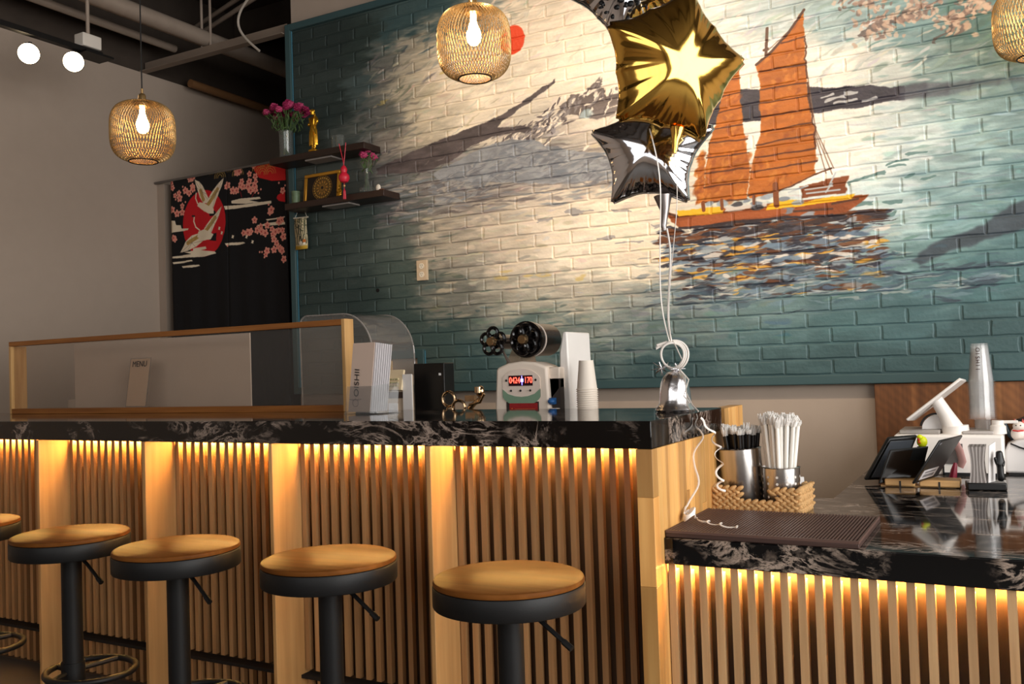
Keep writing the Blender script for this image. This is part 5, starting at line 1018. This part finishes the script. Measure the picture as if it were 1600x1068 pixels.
for (x, z, rr, y0, y1, nm, mm) in ((-.118, .455, .030, 0, .20, 'empty_core', GLB), (.02, .458, .073, .012, .030, 'reel_disc', GLB), (.02, .458, .066, .03, .20, 'film_roll', mat('film_black', (26, 24, 24), .22)), (.02, .458, .069, .055, .062, 'film_band', mat('film_white', (200, 186, 176), .3))):
    k = MB().lathe([(0, 0), (rr, 0), (rr, y1-y0), (0, y1-y0)], 36).build(nm, mm, t, True); k.rotation_euler = (-PI/2, 0, 0); k.location = (x, y0, z)
reel(.02, .458, .062, .0, 'reel_flange', True)
m = MB(); m.tube([(-.06, .02, .36), (-.118, .03, .455), (.02, .04, .455)], .007, 6); m.build('reel_arm', mat('arm_grey', (120, 108, 100), .4, .5), t, True)
MB().add([(-.085, .03, .362), (.055, .03, .362), (.03, .06, .41), (-.06, .06, .44)], [(0, 1, 2, 3)]).build('film_web', clear('film_web', (206, 178, 156), .35, .1), t)
m = MB(); m.box(.120, .142, .0, .03, .20, .225); m.ball((.13, -.002, .212), .016, .012, .010, 10, 6); m.build('blue_knob', mat('knob_blue', (40, 96, 160), .35), t, True); MB().box(.112, .157, -.005, .03, .16, .185).build('latch', mat('machine_white2', (238, 232, 226), .38, var=.02), t, bevel=.004); MB().box(.116, .16, .02, .055, .10, .30).build('recess', mat('opening_dark', (50, 40, 36), .6), t)

# paper cups, one inside the other, upside down
CUP = mat('paper_cup', (232, 220, 206), .55, var=.02)
def cup_mesh(nm, rt, rb, h, m, lip, n=28):
    return MB().lathe([(rb-.0012, h-.003), (rb, h), (rt, .004), (rt+lip, .003), (rt+lip, -.001), (rt, -.001), (rt-.0014, .004), (rb-.0016, h-.004)][1:7] if False else [(.0, h-.004), (rb-.003, h-.004), (rb-.001, h), (rb, h), (rt, .005), (rt+lip, .004), (rt+lip*1.1, .001), (rt, 0), (rt-.001, .004), (rb-.0018, h-.005), (0, h-.005)], n, cap=False).mesh(nm, m, True)
cm = cup_mesh('paper_cup', .0385, .0275, .112, CUP, .003); base = .875
for k in range(32):
    o = link_obj('paper_cup', cm); o.location = (-.565, .85, base+.0082*k)
    tag(o, 'topmost upside down white paper cup of the stack beside the sealing machine' if k == 31 else 'white paper cup nested in the upside down stack beside the sealing machine', 'cup', 'stacked paper cups')
# ------------------------------------------------------------------ low counter: mat, basket, straws
ZL = .742
t = thing('bar_mat', 'brown ribbed rubber mat on the low counter edge', 'bar mat', (.255, .285, ZL)); MM = mat('rubber_brown', (64, 44, 38), .55, var=.06)
MB().box(-.252, .252, -.208, .205, 0, .012).build('sheet', MM, t, bevel=.002)
m = MB()
for k in range(56): x = -.246+k*.00895; m.box(x, x+.0046, -.198, .198, .012, .0185)
m.box(-.252, .252, -.208, -.200, .012, .019); m.box(-.252, -.2475, -.2, .2, .012, .019); m.box(.2475, .252, -.2, .2, .012, .019)
q = m.build('rib', mat('rubber_rib', (92, 68, 60), .5, var=.05), t); q['kind'] = 'stuff'
t = thing('woven_basket', 'woven straw basket holding two steel pots of straws', 'basket', (.0, .54, ZL), R(-3)); WV = mat('woven_straw', (204, 160, 106), .65, var=.16, scale=40, bump=.5, bscale=220)
BW, BD = .272, .155
def braid(name, p, u, length, rows, hi, cut=None, seed=0):
    r = random.Random(seed); p = Vector(p); u = Vector(u); ang = math.atan2(u.y, u.x); m = MB(); n = int(length/.021)
    for j in range(rows):
        for i in range(n):
            q = (i+.5)/n
            if cut and j >= 2 and cut[0]+.02*(j-2) < q < cut[1]-.02*(j-2): continue
            for s_ in (1, -1):
                c = p+u*(length*(i+.5*(s_ > 0))/n+.010)+Vector((0, 0, hi*(j+.5)+s_*hi*.22))
                rot = Matrix.Rotation(ang, 3, 'Z') @ Matrix.Rotation(-s_*.55+r.uniform(-.1, .1), 3, 'Y'); m.ball(c, .0165, .0088, hi*.36, 8, 6, rot)
    a = p+Vector((0, 0, .004)); b = p+u*length+Vector((0, 0, .004)); m.plate(a, b, b+Vector((0, 0, hi*2-.006)), a+Vector((0, 0, hi*2-.006)), .002)
    if not cut: m.plate(a, b, b+Vector((0, 0, hi*rows-.006)), a+Vector((0, 0, hi*rows-.006)), .002)
    return m.build(name, WV, t, True)
braid('front_wall', (0, 0, 0), (1, 0, 0), BW, 4, .0205, (.30, .72), 1); braid('side_wall', (BW, 0, 0), (0, 1, 0), BD, 4, .0205, None, 2); braid('side_wall', (0, 0, 0), (0, 1, 0), BD, 4, .0205, None, 3); braid('back_wall', (0, BD, 0), (1, 0, 0), BW, 4, .0205, None, 4)
MB().box(.0, BW, 0, BD, 0, .006).build('bottom', WV, t)
STL = mat('brushed_pot', (196, 192, 188), .24, 1.0, var=.04)
def pot(lb, loc, rad, h, holes, tilt=0):
    t = thing('steel_pot', lb, 'straw holder', loc); t.rotation_euler = (0, tilt, 0)
    MB().lathe([(0, .002), (rad*.98, 0), (rad, .004), (rad, h-.002), (rad+.003, h), (rad-.001, h+.002), (rad-.002, h-.004), (rad-.002, .006), (0, .006)], 40, cap=False).build('body', STL, t, True)
    if holes:
        m = MB()
        for a in [2*PI*i/12 for i in range(12)]:
            for j in range(5):
                d = Vector((math.cos(a), math.sin(a), 0)); c = d*(rad+.0003)+Vector((0, 0, .022+j*.0205)); w = Vector((-d.y, d.x, 0)); z_ = Vector((0, 0, 1)); k0 = len(m.v)
                for q in range(12): b = 2*PI*q/12; m.v.append(tuple(c+w*.0042*math.cos(b)+z_*.0042*math.sin(b)))
                m.f.append(tuple(k0+q for q in range(12)))
        m.build('holes', mat('hole_pale', (222, 214, 206), .6), t, label='round punched holes')['kind'] = 'stuff'
    return t
pot('taller plain steel pot of black straws in the basket', (.078, .63, ZL+.007), .068, .188, False, R(-3)); pot('shorter punched steel pot of white straws in the basket', (.203, .612, ZL+.007), .058, .132, True)
BST = mat('black_straw', (28, 26, 26), .3, var=.1); WST = mat('white_straw', (240, 236, 228), .4, var=.03, sss=.1); WRP = clear('wrapper_film', (252, 249, 245), .6, .2, .9, 1.5)
def straws(nm, lb, grp, cx, cy, z0, L, rad, spread, n, m, seed, lean=(0, 0), wl=.030):
    r = random.Random(seed); tube = MB().lathe([(rad, 0), (rad, L), (rad*.86, L+.0005), (rad*.86, L-.02)], 10, cap=False).mesh(nm, m, True)
    wm = MB(); 
    for k in range(5): a = k*1.26; wm.tube([(rad*.8*math.cos(a), rad*.8*math.sin(a), -.004), (rad*1.2*math.cos(a+.5), rad*1.2*math.sin(a+.5), wl*.5), (rad*.5*math.cos(a+1), rad*1.6*math.sin(a+1), wl)], [rad*.6, rad*.75, rad*.2], 5)
    wmesh = wm.mesh('wrapper_tip', WRP, True)
    for k in range(n):
        q = math.sqrt((k+.5)/n); a = k*2.399963
        bx, by = cx+.62*spread*q*math.cos(a), cy+.62*spread*q*math.sin(a); tx, ty = cx+lean[0]+spread*1.25*q*math.cos(a), cy+lean[1]+spread*1.25*q*math.sin(a)
        o = link_obj(nm, tube); o.location = (bx, by, z0); d = Vector((tx-bx, ty-by, L)); o.rotation_euler = d.to_track_quat('Z', 'Y').to_euler(); o.scale = (1, 1, 1+r.uniform(-.02, .02)); tag(o, lb, 'straw', grp)
        w = link_obj('wrapper_tip', wmesh, o); w.location = (0, 0, L); w.rotation_euler = (0, 0, r.uniform(0, 6)); w.scale = (1, 1, r.uniform(.6, 1.5))
straws('black_straw', 'wrapped black straw in the taller steel pot', 'black straws', .078, .63, ZL+.016, .232, .0062, .050, 24, BST, 1, (-.006, 0), .020)
straws('white_straw', 'wrapped white straw in the punched steel pot', 'white straws', .203, .612, ZL+.016, .262, .0066, .047, 40, WST, 2, (.006, 0), .022)
o = MB().plate((.0, 0, 0), (.036, .010, 0), (.034, .014, .05), (-.002, .004, .05), .006).build('paper_packet', mat('paper_white', (238, 234, 232), .6)); o.location = (.224, .672, ZL+.05); tag(o, 'small white paper packet at the back of the straw basket', 'packet')

# ------------------------------------------------------------------ till corner
BAM = wood('bamboo', (196, 148, 92), (222, 178, 120), None, 1.0, 'x', .5, 12, rvar=.05)
t = thing('tablet_stand', 'two bamboo blocks forming a stand for the black tablets', 'stand', (.555, 1.315, ZL))
MB().box(-.125, -.022, -.05, .05, .003, .027).build('block', BAM, t, bevel=.004); MB().box(-.008, .125, -.05, .05, .003, .027).build('block', BAM, t, bevel=.004); MB().box(-.14, .11, -.035, .035, 0, .004).build('base_strip', BAM, t)
MB().box(-.075, -.069, -.0515, -.049, .0, .022).build('band', BLK2, t); MB().box(.055, .061, -.0515, -.049, .0, .022).build('band', BLK2, t)
def slab(t, nm, c, th, m, bev=.004): 
    inv = Matrix.Translation(t.location).inverted(); return MB().plate(*[tuple(inv @ Vector(p)) for p in c], th).build(nm, m, t, bevel=bev, seg=2)
t = thing('tablet', 'thin black tablet leaning on the bamboo stand, white sticker on its back', 'tablet', (.58, 1.30, .77))
A, B_, Cc, D = (.537, 1.16, .766), (.598, 1.40, .766), (.690, 1.42, .918), (.630, 1.18, .918)
slab(t, 'body', (A, B_, Cc, D), -.008, BLK2)
def mixp(u, v, off=0.0):
    p = Vector(A).lerp(Vector(B_), u).lerp(Vector(D).lerp(Vector(Cc), u), v); n = (Vector(B_)-Vector(A)).cross(Vector(D)-Vector(A)).normalized(); return tuple(p+n*off)
def on_tab(u0, u1, v0, v1, nm, m, th=.001): slab(t, nm, (mixp(u0, v0), mixp(u1, v0), mixp(u1, v1), mixp(u0, v1)), th, m, 0)
on_tab(.12, .72, .08, .30, 'sticker', mat('sticker_white', (206, 200, 200), .6)); on_tab(.20, .64, .22, .26, 'sticker_print', mat('print_grey', (120, 116, 118), .6), .0015); on_tab(.20, .64, .12, .19, 'sticker_print', mat('print_grey', (120, 116, 118), .6), .0015); on_tab(.05, .10, .90, .95, 'camera_lens', mat('lens_grey', (150, 150, 156), .15, .8), .002)
t = thing('tablet', 'black tablet in a thick case at the far side of the bamboo stand', 'tablet', (.43, 1.38, .77)); slab(t, 'case', ((.352, 1.34, .752), (.47, 1.40, .752), (.535, 1.45, .915), (.442, 1.36, .912)), -.024, BLK2, .007); slab(t, 'screen', ((.375, 1.335, .765), (.468, 1.388, .765), (.520, 1.432, .900), (.446, 1.350, .900)), .003, mat('screen_grey', (70, 74, 80), .12), .001)
t = thing('tablet', 'black tablet with a dull brown reflection as its screen colour, in front of the thick cased one', 'tablet', (.48, 1.30, .77)); slab(t, 'body', ((.408, 1.275, .750), (.548, 1.33, .766), (.578, 1.34, .884), (.452, 1.285, .874)), -.008, BLK2, .003); slab(t, 'screen', ((.416, 1.278, .758), (.540, 1.327, .772), (.568, 1.338, .876), (.457, 1.288, .867)), .0012, mat('screen_brown_reflection', (34, 26, 20), .14), 0)  # brown reflection is put into this screen's base colour
# toy on a pen
t = thing('toy_bird', 'tiny neon yellow toy bird standing between the tablets', 'toy', (.548, 1.44, ZL)); NEO = mat('neon_yellow', (226, 236, 30), .4)
MB().ball((0, 0, .150), .019, .017, .022, 14, 10).build('body', NEO, t, True); MB().ball((-.006, -.012, .168), .011, .01, .010, 10, 8).build('crest', NEO, t, True)
m = MB(); m.ball((-.010, -.018, .160), .004, .004, .008, 8, 6); m.tube([(-.012, -.018, .15), (-.004, -.020, .146)], .003, 6); m.build('beak', mat('toy_red', (206, 44, 40), .4), t, True); MB().lathe([(.010, 0), (.008, .10), (.012, .128)], 12).build('stick', mat('pen_dark', (50, 48, 40), .5), t, True); MB().lathe([(.017, .124), (.018, .132)], 14).build('collar', BLK2, t, True)
# till: printer body, tray, pole, screen
t = thing('till_station', 'white till with a tilted screen on a thick pole', 'till', (.615, 1.68, ZL)); WP = mat('till_white', (236, 230, 224), .32, var=.01)
MB().box(-.19, .205, -.03, .24, 0, .16).build('printer_body', WP, t, bevel=.012, seg=3); MB().box(-.17, -.02, -.01, .2, .160, .176).build('tray', mat('tray_grey', (150, 144, 138), .45), t, bevel=.004); MB().box(.06, .17, .0, .2, .160, .172).build('lid', mat('tray_grey2', (176, 170, 166), .4), t, bevel=.004)
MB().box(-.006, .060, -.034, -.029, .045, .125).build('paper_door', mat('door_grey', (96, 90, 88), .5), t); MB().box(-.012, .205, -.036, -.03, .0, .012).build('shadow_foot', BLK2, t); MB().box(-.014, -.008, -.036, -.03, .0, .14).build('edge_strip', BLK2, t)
m = MB(); m.prism(arcp(-.035, 0, .055, 0, 180, 14), .06, (0, .06, .176)); m.build('paper_roll', mat('paper_white', (238, 234, 232), .6), t, True); m = MB().tube([(x, .058, .178+z) for x, z in arcp(-.035, 0, .060, 20, 170, 14)], .004, 6).build('roll_cover', BLK2, t, True)
MB().tube([(.035, .05, .16), (.0, .03, .24), (-.030, .01, .300)], [.042, .028, .024], 20).build('pole', WP, t, True)
MB().tube([(.035, .05, .158), (.032, .05, .19)], .05, 20).build('pole_collar', WP, t, True)
sA, sB = Vector((.476-.615, -.06, .966-ZL)), Vector((.677-.615, -.06, 1.127-ZL)); e_ = Vector((.012, .17, -.01))
MB().plate(sA, sB, sB+e_, sA+e_, -.011).build('screen', WP, t, bevel=.004, seg=2)
m = MB(); m.tube([(.03, -.04, .145), (.05, -.055, .10), (.058, -.05, .06), (.050, -.045, .035)], [.016, .018, .018, .013], 10, flat=.3); m.build('pink_tag', mat('tag_pink', (206, 160, 156), .5), t, True)
o = MB().tube([(0, 0, 0), (.006, -.005, .03), (.012, 0, .06)], [.014, .012, .006], 8).build('red_ribbon_bow', mat('tag_crimson', (120, 14, 40), .5), None, True); o.location = (.642, 1.52, ZL+.004); tag(o, 'small crimson tag behind the leaning tablet', 'tag')
# clear plastic cups
PC = clear('cup_plastic', (253, 253, 253), .07, .08, .8, 1.45); cz = ZL+.168
o = MB().lathe([(0, 0), (.030, 0), (.030, .050), (0, .050)], 20).build('cup_riser', clear('riser_clear', (214, 210, 206), .3, .1), None, True); o.location = (.745, 1.80, ZL+.16); tag(o, 'cloudy clear riser under the stack of plastic cups', 'riser')
pm = cup_mesh('plastic_cup', .0465, .032, .155, PC, .0055, 28)
for k in range(18):
    o = link_obj('plastic_cup', pm); o.location = (.745, 1.80, cz+.044+.0088*k)
    tag(o, 'topmost upside down clear plastic cup of the tall stack by the till' if k == 17 else 'clear plastic cup nested in the tall upside down stack by the till', 'cup', 'stacked plastic cups')
    if k == 17:
        for q, chx in enumerate('OISHII'):
            a = R(-100); rr_ = .0485-.0145*(1-.02)*((.022+.014*(5-q))/.128); z_ = .130-.0155*q
            rr_ = .0465-.0145*z_/.155+.0016
            text('lettering', chx, .022, mat('cup_ink', (58, 22, 20), .6), o, (rr_*math.cos(a), rr_*math.sin(a), z_), (R(83), R(90), a+PI/2), .0002)
t = thing('tape_holder', 'white stand with a spout beside the plastic cups', 'stand', (.80, 1.72, ZL+.16)); MB().lathe([(.03, 0), (.028, .03), (.022, .035), (.022, .052)], 20).build('body', WP, t, True); MB().box(.0, .07, -.008, .008, .040, .052).build('spout', WP, t, bevel=.003)
# card holder
t = thing('card_holder', 'grey edged stack of cards in a black stand with a small dark figure', 'card holder', (.762, 1.27, ZL), R(8))
MB().box(-.062, .062, -.03, .05, 0, .026).build('base', BLK2, t, bevel=.004)
hour = lambda z: .031-.008*math.sin(PI*min(1, max(0, (z-.026)/.125)))
for k in range(9):
    x0 = -.9+.2*k; m = MB(); zs = [.026+.125*i/10 for i in range(11)]
    for z in zs: m.v += [(-.028+x0*hour(z), -.026, z), (-.028+(x0+.17)*hour(z), -.026, z), (-.028+(x0+.17)*hour(z)+.012, .04, z+.004), (-.028+x0*hour(z)+.012, .04, z+.004)]
    for i in range(10):
        for q in range(4): a = 4*i+q; b = 4*i+(q+1) % 4; m.f.append((a, b, b+4, a+4))
    m.f += [(0, 1, 2, 3), (40, 43, 42, 41)]; m.build('card', mat('card_grey', (120, 112, 108), .5) if k % 2 else mat('card_grey2', (168, 160, 156), .5), t)
MB().plate((.004, -.02, .026), (.03, .03, .026), (.036, .03, .165), (.010, -.02, .155), .003).build('front_card', mat('paper_white', (238, 234, 232), .6), t)
skin('figure', [(.045, -.012, .05), (.045, -.012, .075), (.044, -.012, .10), (.044, -.012, .122), (.043, -.012, .138), (.032, -.02, .098), (.028, -.026, .116), (.056, -.014, .098), (.052, -.022, .082), (.040, -.012, .03), (.050, -.012, .03)],
     [(0,1),(1,2),(2,3),(3,4),(2,5),(5,6),(2,7),(7,8),(0,9),(0,10)], [.012, .012, .013, .012, .013, .006, .005, .006, .005, .009, .009], BLK2, t, 2)
# white card reader, cat figurine, teapot at the frame's edge
t = thing('card_printer', 'white receipt machine cut by the frame edge beside the card holder', 'printer', (.90, 1.72, ZL)); GW = mat('printer_white', (214, 210, 208), .4, var=.02)
MB().prism([(-.082, .006), (.10, .006), (.10, .15), (.06, .155), (-.035, .135), (-.068, .118), (-.082, .09)], .11).build('body', GW, t, bevel=.010, seg=3); MB().box(-.07, .09, .01, .10, 0, .008).build('foot', BLK2, t)
MB().plate((-.006, -.003, .110), (.06, -.003, .085), (.075, -.003, .118), (.02, -.003, .140), .004).build('panel', mat('panel_dark', (60, 66, 80), .2), t); MB().tube([(-.06, -.004, .122), (-.03, -.006, .108), (.01, -.006, .094)], .003, 6).build('seam', BLK2, t)
t = thing('cat_figurine', 'small white cat figurine on the receipt machine', 'figurine', (.868, 1.77, ZL+.134)); CW = mat('cat_white', (232, 220, 210), .4)
MB().ball((0, 0, .022), .026, .024, .028, 14, 10).build('body', CW, t, True); m = MB(); m.ball((.004, -.006, .052), .022, .02, .019, 14, 10); m.build('head', CW, t, True)
for x in (-.010, .018): MB().lathe([(.007, 0), (.001, .016)], 8, x, -.004, .064).build('ear', mat('ear_red', (206, 90, 84), .5), t)
m = MB(); m.ball((-.006, -.024, .056), .0026, .002, .0026, 6, 4); m.ball((.010, -.025, .056), .0026, .002, .0026, 6, 4); m.build('eye', BLK2, t); MB().tube([(-.018, -.016, .036), (.0, -.024, .034), (.02, -.018, .036)], .003, 6).build('collar', mat('toy_red', (206, 44, 40), .4), t)
t = thing('teapot', 'dark blue teapot half hidden behind the white receipt machine', 'teapot', (.91, 1.91, ZL)); NAV = mat('glaze_navy', (34, 48, 58), .25, var=.15)
MB().lathe([(.03, 0), (.045, .02), (.05, .10), (.062, .14), (.058, .18), (.045, .205), (.02, .215), (.0, .216)], 28).build('body', NAV, t, True); MB().lathe([(.012, .215), (.016, .225), (.010, .238), (0, .24)], 14).build('lid_knob', mat('knob_tan', (196, 150, 130), .5), t, True); MB().tube([(-.05, 0, .12), (-.078, 0, .15), (-.09, 0, .19)], [.016, .012, .009], 10).build('spout', NAV, t, True); MB().tube([(-.05, 0, .2), (0, 0, .206), (.05, 0, .2)], .004, 6).build('rim_band', mat('glaze_pale', (190, 180, 170), .4), t, True)
